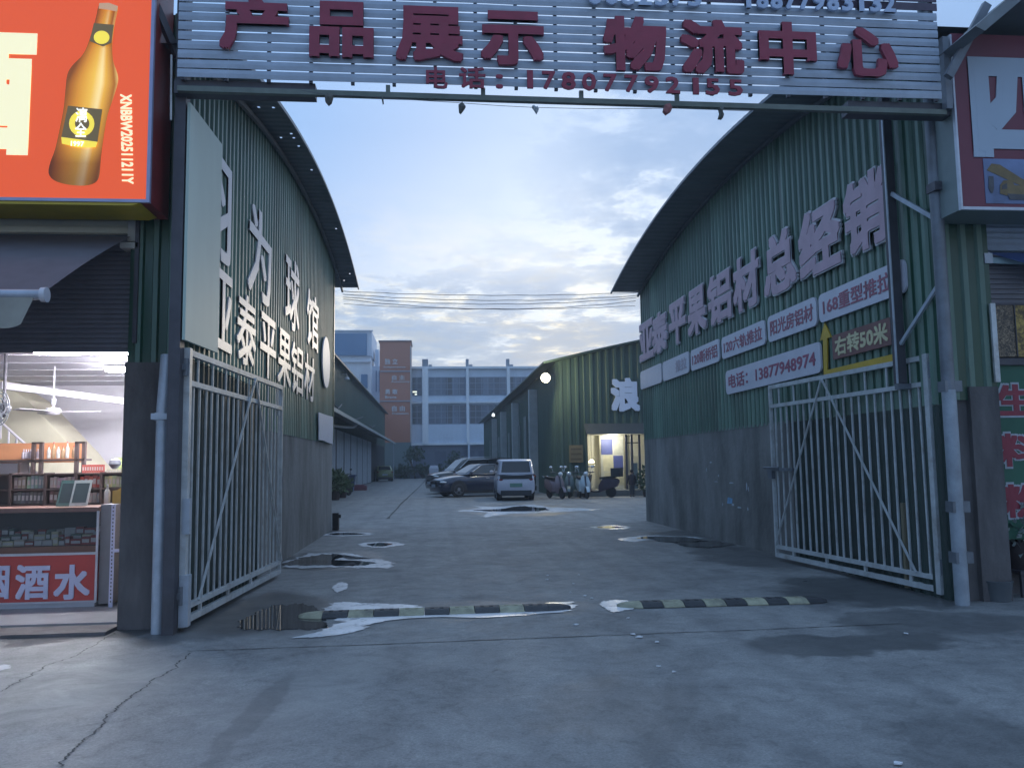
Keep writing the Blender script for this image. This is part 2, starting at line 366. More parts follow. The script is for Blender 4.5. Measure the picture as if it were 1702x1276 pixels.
    def blob(p0, p1, hw, soft):      # elongated mark between two points on the ground
        A_, B_ = atZ(*p0), atZ(*p1); c_ = (A_+B_)/2; d_ = (B_-A_); ln = d_.length/2; d_.normalize()
        sb = t.nodes.new('ShaderNodeVectorMath'); sb.operation = 'SUBTRACT'; LK(wp2.outputs[0], sb.inputs[0]); sb.inputs[1].default_value = c_
        qs = []
        for v_, l_ in (((d_.x, d_.y, 0), ln), ((-d_.y, d_.x, 0), hw)):
            dt = t.nodes.new('ShaderNodeVectorMath'); dt.operation = 'DOT_PRODUCT'; LK(sb.outputs[0], dt.inputs[0]); dt.inputs[1].default_value = v_
            q = ma('DIVIDE', dt.outputs['Value'], l_); qs.append(ma('MULTIPLY', q, q))
        return ma('MULTIPLY', ma('SUBTRACT', 1.1, ma('MULTIPLY', ma('ADD', *qs), 1.0)), soft, True)
    ws2 = t.nodes.new('ShaderNodeVectorMath'); ws2.operation = 'SCALE'; LK(wv.outputs[0], ws2.inputs[0]); ws2.inputs['Scale'].default_value = .45
    wp2 = t.nodes.new('ShaderNodeVectorMath'); wp2.operation = 'ADD'; LK(g.outputs['Position'], wp2.inputs[0]); LK(ws2.outputs[0], wp2.inputs[1])
    dusty = rp(no(1.6, 8, .72, dist=1.0).outputs[0], [(.36, (.16, .157, .152)), (.62, (.33, .32, .305))])
    col = mx(ma('MULTIPLY', blob((-180, 1230), (330, 1090), .75, 1.2), .75), col, dusty)
    col = mx(ma('MULTIPLY', blob((300, 1270), (620, 1085), .5, 1.2), .5), col, dusty)
    col = mx(ma('MULTIPLY', blob((480, 935), (560, 893), .35, 1.5), .5), col, dusty)
    col = mx(ma('MULTIPLY', blob((340, 1290), (480, 1110), .115, 2.0), .42), col, (.10, .10, .102))
    col = mx(ma('MULTIPLY', blob((1080, 1290), (1150, 1100), .13, 2.5), .25), col, (.10, .10, .102))
    n_dark = mx(wet, col, mx(.75, col, (.035, .036, .038)))
    LK(n_dark, b.inputs['Base Color'])
    ro = ma('SUBTRACT', ma('ADD', ma('MULTIPLY', no(2.1, 5, .6).outputs[0], .35), .50), ma('MULTIPLY', wet, .34))
    LK(ro, b.inputs['Roughness']); b.inputs['Specular IOR Level'].default_value = .42
    bp = t.nodes.new('ShaderNodeBump'); bp.inputs['Distance'].default_value = .012
    LK(ma('SUBTRACT', .55, ma('MULTIPLY', wet, .42)), bp.inputs['Strength'])
    LK(ma('ADD', no(26, 6, .7).outputs[0], ma('MULTIPLY', no(4, 6, .6).outputs[0], 1.2)), bp.inputs['Height']); LK(bp.outputs[0], b.inputs['Normal'])
    return m
gm = MB(); gm.poly([(-500, -60, 0), (500, -60, 0), (500, 900, 0), (-500, 900, 0)])
struct(gm.build('ground', ground_material()))

# joints and cracks: thin dark ribbons lying on the ground
M_crack = mat('crack_dirt', (.075, .072, .068), .95, 0, .3, 9)
def ribbon(name, pts, w, z=.004, jit=0.0, n=60, m=M_crack):
    P = [Vector(p) for p in pts]; seg = []
    tot = sum((P[i+1]-P[i]).length for i in range(len(P)-1))
    for i in range(len(P)-1):
        k = max(2, int(n*(P[i+1]-P[i]).length/tot))
        for j in range(k): seg.append(P[i].lerp(P[i+1], j/k))
    seg.append(P[-1]); L_, Rr = [], []; wk = 0.0
    for i, p in enumerate(seg):
        d = (seg[min(i+1, len(seg)-1)]-seg[max(0, i-1)]); d.z = 0; d.normalize(); s = Vector((-d.y, d.x, 0))
        wk = .82*wk+.42*random.uniform(-1, 1); o = s*(jit*wk); ww = w*(random.uniform(.35, 1.2) if jit else 1)
        L_.append((p+o+s*ww).to_tuple()[:2]+(z,)); Rr.append((p+o-s*ww).to_tuple()[:2]+(z,))
    mb = MB(); n_ = len(seg); mb.add(L_+Rr, [(i, i+1, n_+i+1, n_+i) for i in range(n_-1)][::1])
    mb.f = [tuple(reversed(f)) for f in mb.f]
    return struct(mb.build(name, m))
gz = lambda x, y: atZ(x, y)
ribbon('crack', [gz(312, 1082), gz(620, 1071), gz(1000, 1056), gz(1240, 1047), gz(1500, 1036)], .010, jit=.006, n=90)
ribbon('crack', [gz(95, 1276), gz(160, 1210), gz(215, 1155), gz(285, 1110), gz(318, 1085)], .007, jit=.035, n=160)
ribbon('crack', [gz(0, 1150), gz(75, 1108), gz(130, 1088), gz(190, 1052)], .007, jit=.03, n=120)
ribbon('crack', [gz(644, 862), gz(668, 836), gz(700, 806), gz(712, 792)], .05, jit=.03, n=70)
ribbon('crack', [gz(552, 826), gz(730, 830), gz(1060, 838)], .03, jit=.01, n=60)
ribbon('crack', [gz(690, 905), gz(900, 895), gz(1180, 893)], .012, jit=.01, n=60)

# puddles
def smooth(pts, k=6):
    out = []; n = len(pts)
    for i in range(n):
        p0, p1, p2, p3 = [Vector(pts[(i+j-1) % n]) for j in range(4)]
        for s in range(k):
            u = s/k; out.append(.5*((2*p1)+(p2-p0)*u+(2*p0-5*p1+4*p2-p3)*u*u+(3*p1-p0-3*p2+p3)*u**3))
    return out
def watermat(name, col, rough, ior, bump=.02):
    m = mat(name, col, rough, 0, .2, 3, spec=.5, bump=bump); m.node_tree.nodes['Principled BSDF'].inputs['IOR'].default_value = ior; return m
M_water = watermat('puddle_water', (.030, .030, .032), .015, 1.5, 0)
M_film = watermat('wet_film_painted_reflection', (.80, .80, .82), .25, 1.7, .015)  # near-white base colour paints the bright sky reflection into the wet film
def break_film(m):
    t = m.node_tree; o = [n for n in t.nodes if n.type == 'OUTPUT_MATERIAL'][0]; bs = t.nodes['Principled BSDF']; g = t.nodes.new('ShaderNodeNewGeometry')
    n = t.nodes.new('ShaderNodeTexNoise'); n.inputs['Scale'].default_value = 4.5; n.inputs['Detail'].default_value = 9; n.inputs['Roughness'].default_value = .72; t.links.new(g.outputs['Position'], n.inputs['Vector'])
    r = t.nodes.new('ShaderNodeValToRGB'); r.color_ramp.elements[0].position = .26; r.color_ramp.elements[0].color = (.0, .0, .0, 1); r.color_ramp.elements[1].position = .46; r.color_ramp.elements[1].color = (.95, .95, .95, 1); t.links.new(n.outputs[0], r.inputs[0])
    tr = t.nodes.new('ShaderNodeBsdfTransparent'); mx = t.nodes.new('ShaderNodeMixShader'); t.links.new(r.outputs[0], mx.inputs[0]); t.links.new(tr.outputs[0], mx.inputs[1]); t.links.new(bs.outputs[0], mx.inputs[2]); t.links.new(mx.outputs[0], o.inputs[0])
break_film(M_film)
def puddle(pix, z, m):
    P = [gz(*p) for p in smooth([(x, y, 0) for x, y in pix])] if False else [gz(p.x, p.y) for p in smooth([(x, y, 0) for x, y in pix])]
    rp_ = random.Random(int(pix[0][0]*7+pix[0][1])); ctr = sum(P, Vector())/len(P); Q = []; ph = [rp_.uniform(0, 6.28) for _ in range(5)]
    for i, p in enumerate(P):       # ragged margin
        for s_ in range(3):
            q = p.lerp(P[(i+1) % len(P)], s_/3); u = 6.283*(i+s_/3)/len(P); k = 1+.05*math.sin(5*u+ph[0])+.045*math.sin(11*u+ph[1])+.035*math.sin(23*u+ph[2])+.03*math.sin(41*u+ph[3])+rp_.uniform(-.018, .018)
            d_ = q-ctr; Q.append(ctr+Vector((d_.x*k, d_.y*k, 0)))
    P = Q
    mb = MB(); mb.poly([(p.x, p.y, z) for p in P]); a = 0
    for i in range(len(P)): q = P[(i+1) % len(P)]; a += P[i].x*q.y-q.x*P[i].y
    if a < 0: mb.f = [tuple(reversed(f)) for f in mb.f]
    return struct(mb.build('puddle', m))
puddle([(400, 1042), (412, 1024), (440, 1012), (470, 1005), (508, 1004), (530, 1018), (544, 1032), (532, 1044), (500, 1047), (450, 1045), (425, 1048)], .005, M_water)
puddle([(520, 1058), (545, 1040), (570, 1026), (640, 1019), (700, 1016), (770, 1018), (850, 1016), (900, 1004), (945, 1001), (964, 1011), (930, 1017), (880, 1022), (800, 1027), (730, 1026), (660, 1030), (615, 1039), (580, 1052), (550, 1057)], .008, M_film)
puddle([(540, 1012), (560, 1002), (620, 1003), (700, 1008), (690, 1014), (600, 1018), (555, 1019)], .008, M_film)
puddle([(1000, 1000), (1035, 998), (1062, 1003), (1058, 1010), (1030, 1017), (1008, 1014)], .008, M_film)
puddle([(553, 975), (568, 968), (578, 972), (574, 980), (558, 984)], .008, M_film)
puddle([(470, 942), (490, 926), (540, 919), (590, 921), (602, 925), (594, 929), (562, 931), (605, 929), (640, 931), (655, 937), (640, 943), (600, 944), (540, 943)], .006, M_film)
puddle([(476, 939), (500, 927), (545, 922), (572, 925), (556, 931), (590, 932), (622, 936), (600, 940), (540, 940)], .010, M_water)
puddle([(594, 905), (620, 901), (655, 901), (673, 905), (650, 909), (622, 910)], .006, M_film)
puddle([(610, 905), (630, 902.5), (652, 904), (640, 907.5), (622, 908)], .010, M_water)
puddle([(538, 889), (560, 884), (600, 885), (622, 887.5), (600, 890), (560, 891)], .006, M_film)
puddle([(545, 888.5), (565, 885.5), (600, 886.5), (604, 888), (570, 889.5)], .010, M_water)
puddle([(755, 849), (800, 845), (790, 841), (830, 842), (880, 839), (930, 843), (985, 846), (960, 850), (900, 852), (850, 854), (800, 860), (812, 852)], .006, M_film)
puddle([(785, 848), (830, 846), (870, 841), (912, 847), (880, 850), (830, 850)], .010, M_water)
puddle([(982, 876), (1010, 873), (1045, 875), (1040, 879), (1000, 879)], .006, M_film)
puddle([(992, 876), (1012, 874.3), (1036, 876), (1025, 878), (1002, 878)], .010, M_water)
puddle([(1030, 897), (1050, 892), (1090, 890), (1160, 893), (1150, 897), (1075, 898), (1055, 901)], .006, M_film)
puddle([(1056, 895), (1090, 891.5), (1150, 894), (1170, 900), (1110, 901), (1078, 896)], .010, M_water)
puddle([(1125, 902), (1180, 899), (1220, 905), (1180, 910), (1140, 908)], .010, M_water)
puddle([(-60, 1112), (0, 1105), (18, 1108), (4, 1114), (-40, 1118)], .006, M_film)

# ------------------------------------------------------------------ corrugated sheet
def corrugated(name, parent, m, X, y0, y1, zb, top, sgn, pitch=.20, dep=.032):
    prof = []; y = y0
    while y < y1:
        for dy, dx in ((0, 0), (.085, 0), (.105, dep), (.165, dep), (.185, 0)):
            if y+dy*pitch/.2 < y1: prof.append((y+dy*pitch/.2, X+sgn*dx))
        y += pitch
    prof.append((y1, X)); n = len(prof)
    vs = [(x, yy, zb) for yy, x in prof]+[(x, yy, top(yy)) for yy, x in prof]
    fs = [(i, i+1, n+i+1, n+i) for i in range(n-1)]
    if sgn < 0: fs = [tuple(reversed(f)) for f in fs]
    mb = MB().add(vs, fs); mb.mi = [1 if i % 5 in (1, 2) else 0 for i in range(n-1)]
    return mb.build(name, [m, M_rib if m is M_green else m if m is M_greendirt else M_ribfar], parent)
def corr_front(name, parent, m, Yp, x0, x1, zb, top, pitch=.2, dep=.03):
    prof = []; x = x0
    while x < x1:
        for dx, dy in ((0, 0), (.085, 0), (.105, dep), (.165, dep), (.185, 0)):
            if x+dx*pitch/.2 < x1: prof.append((x+dx*pitch/.2, Yp-dy))
        x += pitch
    prof.append((x1, Yp)); n = len(prof)
    vs = [(a, b, zb) for a, b in prof]+[(a, b, top(a)) for a, b in prof]
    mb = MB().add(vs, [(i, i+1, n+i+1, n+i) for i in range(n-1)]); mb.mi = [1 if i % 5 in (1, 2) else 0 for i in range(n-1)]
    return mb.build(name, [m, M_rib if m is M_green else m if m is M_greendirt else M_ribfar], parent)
def arch_roof(name, parent, m, xs, y0, y1, zf, hole_cols=(), hole_p=.0, dy=.06):
    ny = int((y1-y0)/dy); ys = [y0+(y1-y0)*i/ny for i in range(ny+1)]; nx = len(xs)
    rip = lambda j: .008*(j % 4 in (1, 2))
    vs = [(x, y, zf(y)+rip(j)) for j, y in enumerate(ys) for x in xs]; fs = []
    rr = random.Random(3)
    for j in range(ny):
        for i in range(nx-1):
            if i in hole_cols and j % 4 == 1 and rr.random() < hole_p(ys[j]): continue
            fs.append((j*nx+i, j*nx+i+1, (j+1)*nx+i+1, (j+1)*nx+i))
    return MB().add(vs, fs).build(name, m, parent)

# ------------------------------------------------------------------ left warehouse
XL, XR = -2.587, 5.795
zL = lambda y: 7.06-(y-17.0)**2/(2*33.0)
zRf = lambda y: 7.16-(y-15.0)**2/(2*33.5)
wl = thing('warehouse', 'green corrugated warehouse with arched roof along the left side of the alley', 'warehouse', (XL, 15, 0))
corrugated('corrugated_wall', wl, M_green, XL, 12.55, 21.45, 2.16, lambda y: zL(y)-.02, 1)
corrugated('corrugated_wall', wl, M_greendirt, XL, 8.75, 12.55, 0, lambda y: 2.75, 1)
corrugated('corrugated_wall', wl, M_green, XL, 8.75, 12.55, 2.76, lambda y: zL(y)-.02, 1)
b = MB(); b.box(XL-.22, XL+.012, 12.56, 21.45, 0, 2.20); b.build('base_wall', M_plaster, wl)
b = MB(); b.prism([(-14, 21.43, 0), (XL-.23, 21.43, 0), (XL-.23, 21.43, 6.6), (-14, 21.43, 6.6)], (0, -.1, 0)); b.build('end_wall', M_greenfar, wl)
hp = lambda y: .34 if 9.5 < y < 15.5 else .04
arch_roof('roof', wl, M_roofunder, [-14, -8, -4, -2.60, -2.42, -2.385, -2.22, -2.185, -2.05], 8.4, 22.95, zL, (4, 6), hp)
b = MB(); b2 = MB()
for j in range(40):
    y = 8.4+(22.95-8.4)*j/40; y2 = 8.4+(22.95-8.4)*(j+1)/40
    b.beam((-2.06, y, zL(y)-.025), (-2.06, y2, zL(y2)-.025), .03, .05); b2.beam((-2.50, y, zL(y)-.10), (-2.50, y2, zL(y2)-.10), .05, .06)
b.build('eave_edge', M_steel_grey, wl); b2.build('purlin', M_steel_grey, wl)
b = MB(); b.box(XL-.02, XL+.05, 21.40, 21.50, 2.2, zL(21.45)-.05); b.build('corner_trim', M_green, wl)

# ------------------------------------------------------------------ right warehouse
wr = thing('warehouse', 'green corrugated warehouse with arched roof and rows of pink lettering along the right side', 'warehouse', (XR, 15, 0))
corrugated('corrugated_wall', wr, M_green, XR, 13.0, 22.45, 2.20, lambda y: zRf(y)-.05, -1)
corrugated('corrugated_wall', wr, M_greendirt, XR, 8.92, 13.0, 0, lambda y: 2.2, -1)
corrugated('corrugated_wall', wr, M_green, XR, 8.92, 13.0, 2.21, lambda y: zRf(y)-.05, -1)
b = MB(); b.box(XR-.012, XR+.22, 13.02, 22.45, 0, 2.24); b.build('base_wall', M_plaster, wr)
b = MB(); b.box(XR+.23, 18, 22.3, 22.43, 0, 6.3); b.build('end_wall', M_greenfar, wr)
arch_roof('roof', wr, M_roofunder, [4.95, 5.12, 5.16, 5.45, 5.49, 5.82, 8, 12, 18], 8.6, 22.45, zRf, (), lambda y: 0)
b = MB(); b2 = MB()
for j in range(40):
    y = 8.6+(22.45-8.6)*j/40; y2 = 8.6+(22.45-8.6)*(j+1)/40
    b.beam((4.96, y, zRf(y)-.025), (4.96, y2, zRf(y2)-.025), .03, .05); b2.beam((5.72, y, zRf(y)-.10), (5.72, y2, zRf(y2)-.10), .05, .06)
b.build('eave_edge', M_steel_grey, wr); b2.build('purlin', M_steel_grey, wr)
rr = random.Random(11)
# torn poster scraps and stains low on the right wall
b = MB()
for px, py, w_, h_ in [(1181, 768, .16, .03), (1174, 780, .05, .1), (1194, 790, .06, .05), (1216, 802, .22, .03), (1241, 808, .05, .16), (1243, 845, .06, .07), (1229, 843, .25, .03), (1218, 838, .16, .05), (1201, 838, .05, .06), (1190, 800, .2, .015), (1244, 812, .04, .09)]:
    c = atX(px, py, XR-.016)
    pts = [(XR-.016, c.y+w_*rr.uniform(.35, .6)*sx, c.z+h_*rr.uniform(.3, .6)*sz) for sx, sz in ((1, -1), (.2, -1.1), (-1, -.8), (-1, .5), (-.1, 1), (.8, .8))]
    b.poly(pts)
b.build('torn_poster', mat('torn_paper', (.45, .50, .55), .8, 0, .3, 12), wr)
b = MB(); c = atX(1213, 832, XR-.018); b.poly([(XR-.018, c.y+.16, c.z-.06), (XR-.018, c.y-.12, c.z-.05), (XR-.018, c.y-.16, c.z+.05), (XR-.018, c.y+.1, c.z+.07)])
tag(b.build('torn_poster', mat('torn_paper_blue', (.20, .38, .58), .8, 0, .3, 12), wr), 'blue torn poster scrap')

# ------------------------------------------------------------------ wall lettering, left wall
def wallrow(root, X, sgn, rows, m, depth=.05, bold=.014, stand=.03, z0=None, z1=None):
    for ch, ya, yb, za, zb in rows:
        if sgn > 0: o = (X+stand, ya, za); Rv = (0, yb-ya, 0)      # left wall: reading direction away from the street
        else: o = (X-stand, yb, za); Rv = (0, ya-yb, 0)            # right wall: reading direction towards the street
        lettering(ch, o, Rv, (0, 0, zb-za), depth, m, root, bold=bold)
M_whiteflat = M_white
t = thing('wall_lettering', 'upper row of four large white cut-out characters on the left green wall', 'lettering', (XL+.05, 14, 4.1))
wallrow(t, XL+.004, 1, [('羽', 8.95, 10.50, 4.08, 5.34), ('为', 11.50, 13.11, 4.05, 5.38), ('球', 14.38, 15.85, 4.06, 5.38), ('馆', 16.81, 18.48, 4.08, 5.25)], M_white, .02)
t = thing('wall_lettering', 'lower row of six white cut-out characters above the gate on the left green wall', 'lettering', (XL+.05, 14, 2.95))
wallrow(t, XL+.004, 1, [('亚', 9.5, 10.65, 3.02, 3.98), ('泰', 10.92, 12.07, 2.98, 3.95), ('平', 12.36, 13.58, 2.96, 3.92), ('果', 13.76, 15.0, 2.96, 3.92), ('铝', 15.05, 16.4, 2.95, 3.88), ('材', 16.56, 17.95, 2.95, 3.88)], M_white, .02)
b = MB(); pts = [(XL+.06, 19.62+.66*math.sin(a), 4.03+.60*math.cos(a)) for a in [2*math.pi*k/40 for k in range(40)]]; b.prism(pts, (.03, 0, 0))
tag(b.build('oval_sign', M_plate), 'blank white oval plate near the far end of the left green wall', 'sign')
b = MB()
pts = [(XL+.07, 18.45, 2.18), (XL+.07, 19.2, 2.19), (XL+.07, 20.1, 2.16), (XL+.07, 20.95, 2.15), (XL+.07, 20.98, 2.6), (XL+.07, 20.95, 2.83), (XL+.07, 19.8, 2.80), (XL+.07, 18.42, 2.78), (XL+.07, 18.40, 2.6), (XL+.07, 18.47, 2.4)]
b.prism(pts, (.02, 0, 0)); tag(b.build('rectangular_sign', M_plate), 'blank white rectangular board low at the corner of the left green wall', 'sign')
# pale green board close to the gate post
b = MB(); b.prism([(-2.50, 8.46, 2.88), (-2.50, 9.72, 2.92), (-2.50, 9.74, 5.40), (-2.50, 8.46, 5.34)], (.03, 0, 0))
bd = tag(b.build('wall_board', mat('pale_green_board', (.42, .52, .46), .5, 0, .08, 1.5, streak=(1, 1, .3), dirt=.3, dcol=(.36, .40, .44))), 'blank pale green board covering the start of the lettering beside the left gate', 'board')

# ------------------------------------------------------------------ wall lettering, right wall
t = thing('wall_lettering', 'row of nine large pink characters with white edges on the right green wall', 'lettering', (XR-.05, 16, 4.3))
for ch, yb, ya in [('亚', 22.40, 20.90), ('泰', 21.05, 19.58), ('平', 19.48, 18.08), ('果', 17.98, 16.68), ('铝', 16.60, 15.18), ('材', 15.12, 13.80), ('总', 13.65, 12.32), ('经', 12.25, 10.88), ('销', 10.80, 9.66)]:
    z0, z1 = 4.33, 5.38
    e = lettering(ch, (XR-.05, yb, z0), (0, ya-yb, 0), (0, 0, z1-z0), .03, M_white, t, bold=.055, copies=12)
    lettering(ch, (XR-.082, yb-.01, z0+.01), (0, ya-yb+.02, 0), (0, 0, z1-z0-.02), .012, M_pink, e, name='character_face', bold=.036, pad=.012)
def rplate(label, y0, y1, z0, z1, txt, ink, tw=(.06, .94), th=(.22, .80), name='sign_plate', X=XR-.045, group=None, rad=.10, m=None, bold=.018):
    """rounded plate on the right wall; y0 > y1, text reads towards the street"""
    mb = MB(); pts = []
    for cy_, cz_, a0 in ((y0-rad, z0+rad, 90), (y0-rad, z1-rad, 0), (y1+rad, z1-rad, -90), (y1+rad, z0+rad, -180)):
        for k in range(6):
            a = R_(a0-18*k) if True else 0
            pts.append((X, cy_+rad*math.sin(R_(a0-18*k+0)), cz_-rad*math.cos(R_(a0-18*k)) if False else cz_+rad*math.cos(R_(a0-18*k+0))))
    pts = []
    for cy_, cz_, a0 in ((y0-rad, z1-rad, 0), (y1+rad, z1-rad, 90), (y1+rad, z0+rad, 180), (y0-rad, z0+rad, 270)):
        for k in range(6):
            a = R_(a0+18*k); pts.append((X, cy_+rad*math.cos(a), cz_+rad*math.sin(a)))
    mb.prism(pts, (-.03, 0, 0)); o = tag(mb.build(name, m or M_plate), label, 'sign', group)
    if txt:
        W_ = y0-y1; H_ = z1-z0
        lettering(txt, (X-.0305, y0-W_*tw[0], z0+H_*th[0]), (0, -W_*(tw[1]-tw[0]), 0), (0, 0, H_*(th[1]-th[0])), .006, ink, o, name='inscription', bold=bold, copies=5)
    return o
rplate('fully bleached blank plate, farthest in the row of rounded plates on the right wall', 22.42, 20.28, 3.59, 4.08, '', None)
rplate('nearly bleached rounded plate with faint characters beside the blank far plate', 20.16, 18.02, 3.59, 4.07, '推拉', M_fadefaint, tw=(.52, .92))
rplate('rounded white plate reading 120 with faded characters on the right wall', 17.88, 16.02, 3.59, 4.05, '120断桥铝', M_fadered)
rplate('rounded white plate reading 120 and 轨推拉 on the right wall', 15.88, 13.70, 3.60, 4.03, '120六轨推拉', M_fadered)
rplate('rounded white plate reading 阳光房铝材 on the right wall', 13.58, 11.76, 3.60, 4.04, '阳光房铝材', M_fadered)
rplate('rounded white plate reading 168重型推拉 nearest the gate post', 11.68, 9.40, 3.61, 4.03, '168重型推拉', M_fadered, tw=(.06, .87))
rplate('long white plate with telephone number below the plate row on the right wall', 15.72, 11.70, 2.885, 3.345, '电话：13877948974', mat('red_print', (.34, .09, .15), .5, 0, .2, 8), tw=(.04, .96), th=(.22, .80))
mk = rplate('brown red plate with pale characters 右转50米 inside the yellow arrow', 11.33, 9.80, 3.02, 3.37, '右转50米', mat('pale_gold_print', (.62, .56, .34), .5, 0, .1, 8), tw=(.05, .96), th=(.12, .88), rad=.02, m=M_brownred, X=XR-.04, bold=.03)
b = MB(); Xa = XR-.04
b.prism([(Xa, 11.66, 2.80), (Xa, 9.78, 2.81), (Xa, 9.78, 2.90), (Xa, 11.55, 2.90), (Xa, 11.50, 3.36), (Xa, 11.38, 3.36), (Xa, 11.56, 3.60), (Xa, 11.72, 3.36), (Xa, 11.63, 3.36)], (-.02, 0, 0))
tag(b.build('arrow_sign', M_yellow), 'yellow bent arrow pointing up around the brown red plate on the right wall', 'arrow')
# ------------------------------------------------------------------ gates
def gate(label, A, B, nb, apex, latch):
    A = Vector((*A, 0)); B = Vector((*B, 0)); d = (B-A); Ln = d.length; d.normalize(); s = Vector((-d.y, d.x, 0))
    t = thing('metal_gate', label, 'gate', A, 'barred leaves of the alley gate')
    P = lambda u, z: A+d*u+Vector((0, 0, z))
    f = MB()
    for z, w in ((2.78, .06), (2.47, .055), (.22, .055), (.09, .065)): f.beam(P(.03, z), P(Ln-.02, z), .05, w)
    f.beam(P(.03, .04), P(.03, 2.82), .08, .09); f.beam(P(Ln-.03, .06), P(Ln-.03, 2.81), .05, .05)
    f.build('gate_frame', M_gatewhite, t)
    r2 = random.Random(nb)
    for i in range(nb):
        u = .12+(Ln-.2)*(i+.5)/nb
        o = MB().beam(P(u+r2.uniform(-.012, .012), .245), P(u+r2.uniform(-.014, .014), 2.445), .018, .030, up=d); o.build('bar', M_gatewhite, t)
    for i in range(8):
        u = .12+(Ln-.2)*(i+.5)/8; MB().beam(P(u, 2.49), P(u, 2.75), .018, .028, up=d).build('top_strut', M_gatewhite, t)
    for i in range(4):
        u = Ln*(i+.6)/4.2; MB().beam(P(u, .12), P(u, .195), .03, .045, up=d).build('bottom_strut', M_gatewhite, t)
    sd_ = -1 if A.x > 0 else 1
    off = s*(-.036 if A.x < 0 else .036)
    for u in (.42, Ln-.05): MB().beam(P(apex, 2.76)+off, P(u, .24)+off, .022, .022).build('brace', M_gatewhite, t)
    for z in (2.62, .35):
        h = MB(); h.tube([P(-.02, z-.09), P(-.02, z+.09)], .035, 10); h.beam(P(-.08, z), P(.06, z), .04, .06); h.build('hinge', M_steel_grey, t)
    if latch:
        m = MB(); m.beam(P(Ln-.72, 1.45)+off, P(Ln+.12, 1.45)+off, .03, .05); m.tube([P(Ln-.3, 1.48)+off*1.6, P(Ln+.2, 1.48)+off*1.6], .014, 8); m.obox(P(Ln-.02, 1.37)+off, d*.07, s*.03, Vector((0, 0, .07)))
        m.build('latch', M_steel_grey, t)
    else:
        m = MB(); m.obox(P(Ln-.10, 2.58)-off*.4, d*.11, s*.012, Vector((0, 0, .22))); m.build('corner_plate', M_gatewhite, t)
        m = MB(); m.tube([P(Ln+.05, 1.30), P(Ln+.05, 1.52)], .02, 8); m.obox(P(Ln+.02, 1.42), d*.06, s*.03, Vector((0, 0, .04))); m.build('latch', M_steel_grey, t)
        m = MB(); m.beam(P(.02, .05)+off, P(.02, .55)+off, .09, .10); m.build('hinge_guard', M_galv, t); m = MB(); m.beam(P(.02, .95)+off, P(.02, 1.3)+off, .07, .08); m.build('hinge_guard', M_galv, t)
    return t
gate('white barred steel gate leaf folded open along the left wall', (-2.50, 8.62), (-2.262, 12.62), 19, 2.45, False)
gate('white barred steel gate leaf folded open along the right wall', (5.80, 9.15), (5.48, 13.06), 21, 2.28, True)

# ------------------------------------------------------------------ posts, pipes at the gate
b = MB(); b.box(-2.625, -2.515, 8.45, 8.60, 0, 7.0); tag(b.build('gate_post', M_steel_dark), 'dark square steel post carrying the left end of the overhead sign', 'post')
t = thing('drain_pipe', 'pale grey pipe standing beside the dark concrete pillar left of the gate', 'pipe', (-2.70, 8.60, 0))
b = MB(); b.tube([(-2.70, 8.58, 0), (-2.71, 8.60, 2.2), (-2.70, 8.66, 2.75)], .062, 16); b.build('pipe_barrel', M_galv, t, True)
b = MB(); b.tube([(-2.735, 8.59, 2.08), (-2.735, 8.59, 2.16)], .05, 12); b.box(-2.80, -2.62, 8.52, 8.66, 2.09, 2.15); b.build('pipe_bracket', M_galv, t)
t = thing('gate_post', 'round grey steel post carrying the right end of the overhead sign', 'post', (5.735, 8.72, 0))
b = MB(); b.tube([(5.735, 8.72, 0), (5.735, 8.72, 2.35)], .075, 18); b.build('post_sleeve', mat('post_sleeve_paint', (.30, .33, .37), .5, .1, .22, 4, dirt=.5, dcol=(.2, .2, .21)), t, True)
b = MB(); b.tube([(5.735, 8.72, 2.35), (5.735, 8.72, 6.9)], .07, 18); b.build('post_shaft', M_steel_grey, t, True)
for z in (2.33, .45, 1.0): MB().box(5.66, 5.86, 8.66, 8.80, z, z+.12).build('hinge_bracket', M_steel_grey, t)
b = MB(); b.obox((5.735, 8.68, 4.66), (.085, 0, 0), (0, .085, 0), (0, 0, .05)); b.build('clamp', M_steel_dark, t)
t = thing('gate_post', 'slender square steel post rising from the right gate leaf in front of the lettering', 'post', (5.6, 9.5, 2.4))
c0 = atY(1476, 184, 9.45); c1 = atY(1487, 600, 9.45); xs_ = (c0.x+c1.x)/2
b = MB(); b.box(xs_-.02, xs_+.09, 9.45, 9.55, 2.50, 6.1); b.build('post_shaft', M_steel_dark, t)
b = MB(); b.box(xs_-.036, xs_-.022, 9.44, 9.47, 2.5, 5.9); b.build('pale_edge', M_galv, t)
b = MB(); b.box(xs_-.02, 5.84, 9.46, 9.54, 2.43, 2.497); b.build('foot_bracket', M_steel_grey, t)
b = MB(); p = atY(1482, 322, 9.45); q = atY(1552, 362, 8.85); b.beam(p, q, .035, .05); b.build('strut', M_galv, t); b = MB(); p = atY(1497, 572, 9.45); q = atY(1558, 476, 8.85); b.beam(p, q, .035, .04); b.build('strut', M_galv, t)
# wooden prop behind the right gate
b = MB(); b.beam((5.77, 9.83, .02), (5.76, 9.80, 1.05), .05, .05); tag(b.build('timber_stake', mat('raw_timber', (.20, .17, .11), .8, 0, .2, 8, streak=(1, 1, .1))), 'short raw timber stake standing behind the bars of the right gate', 'stake')

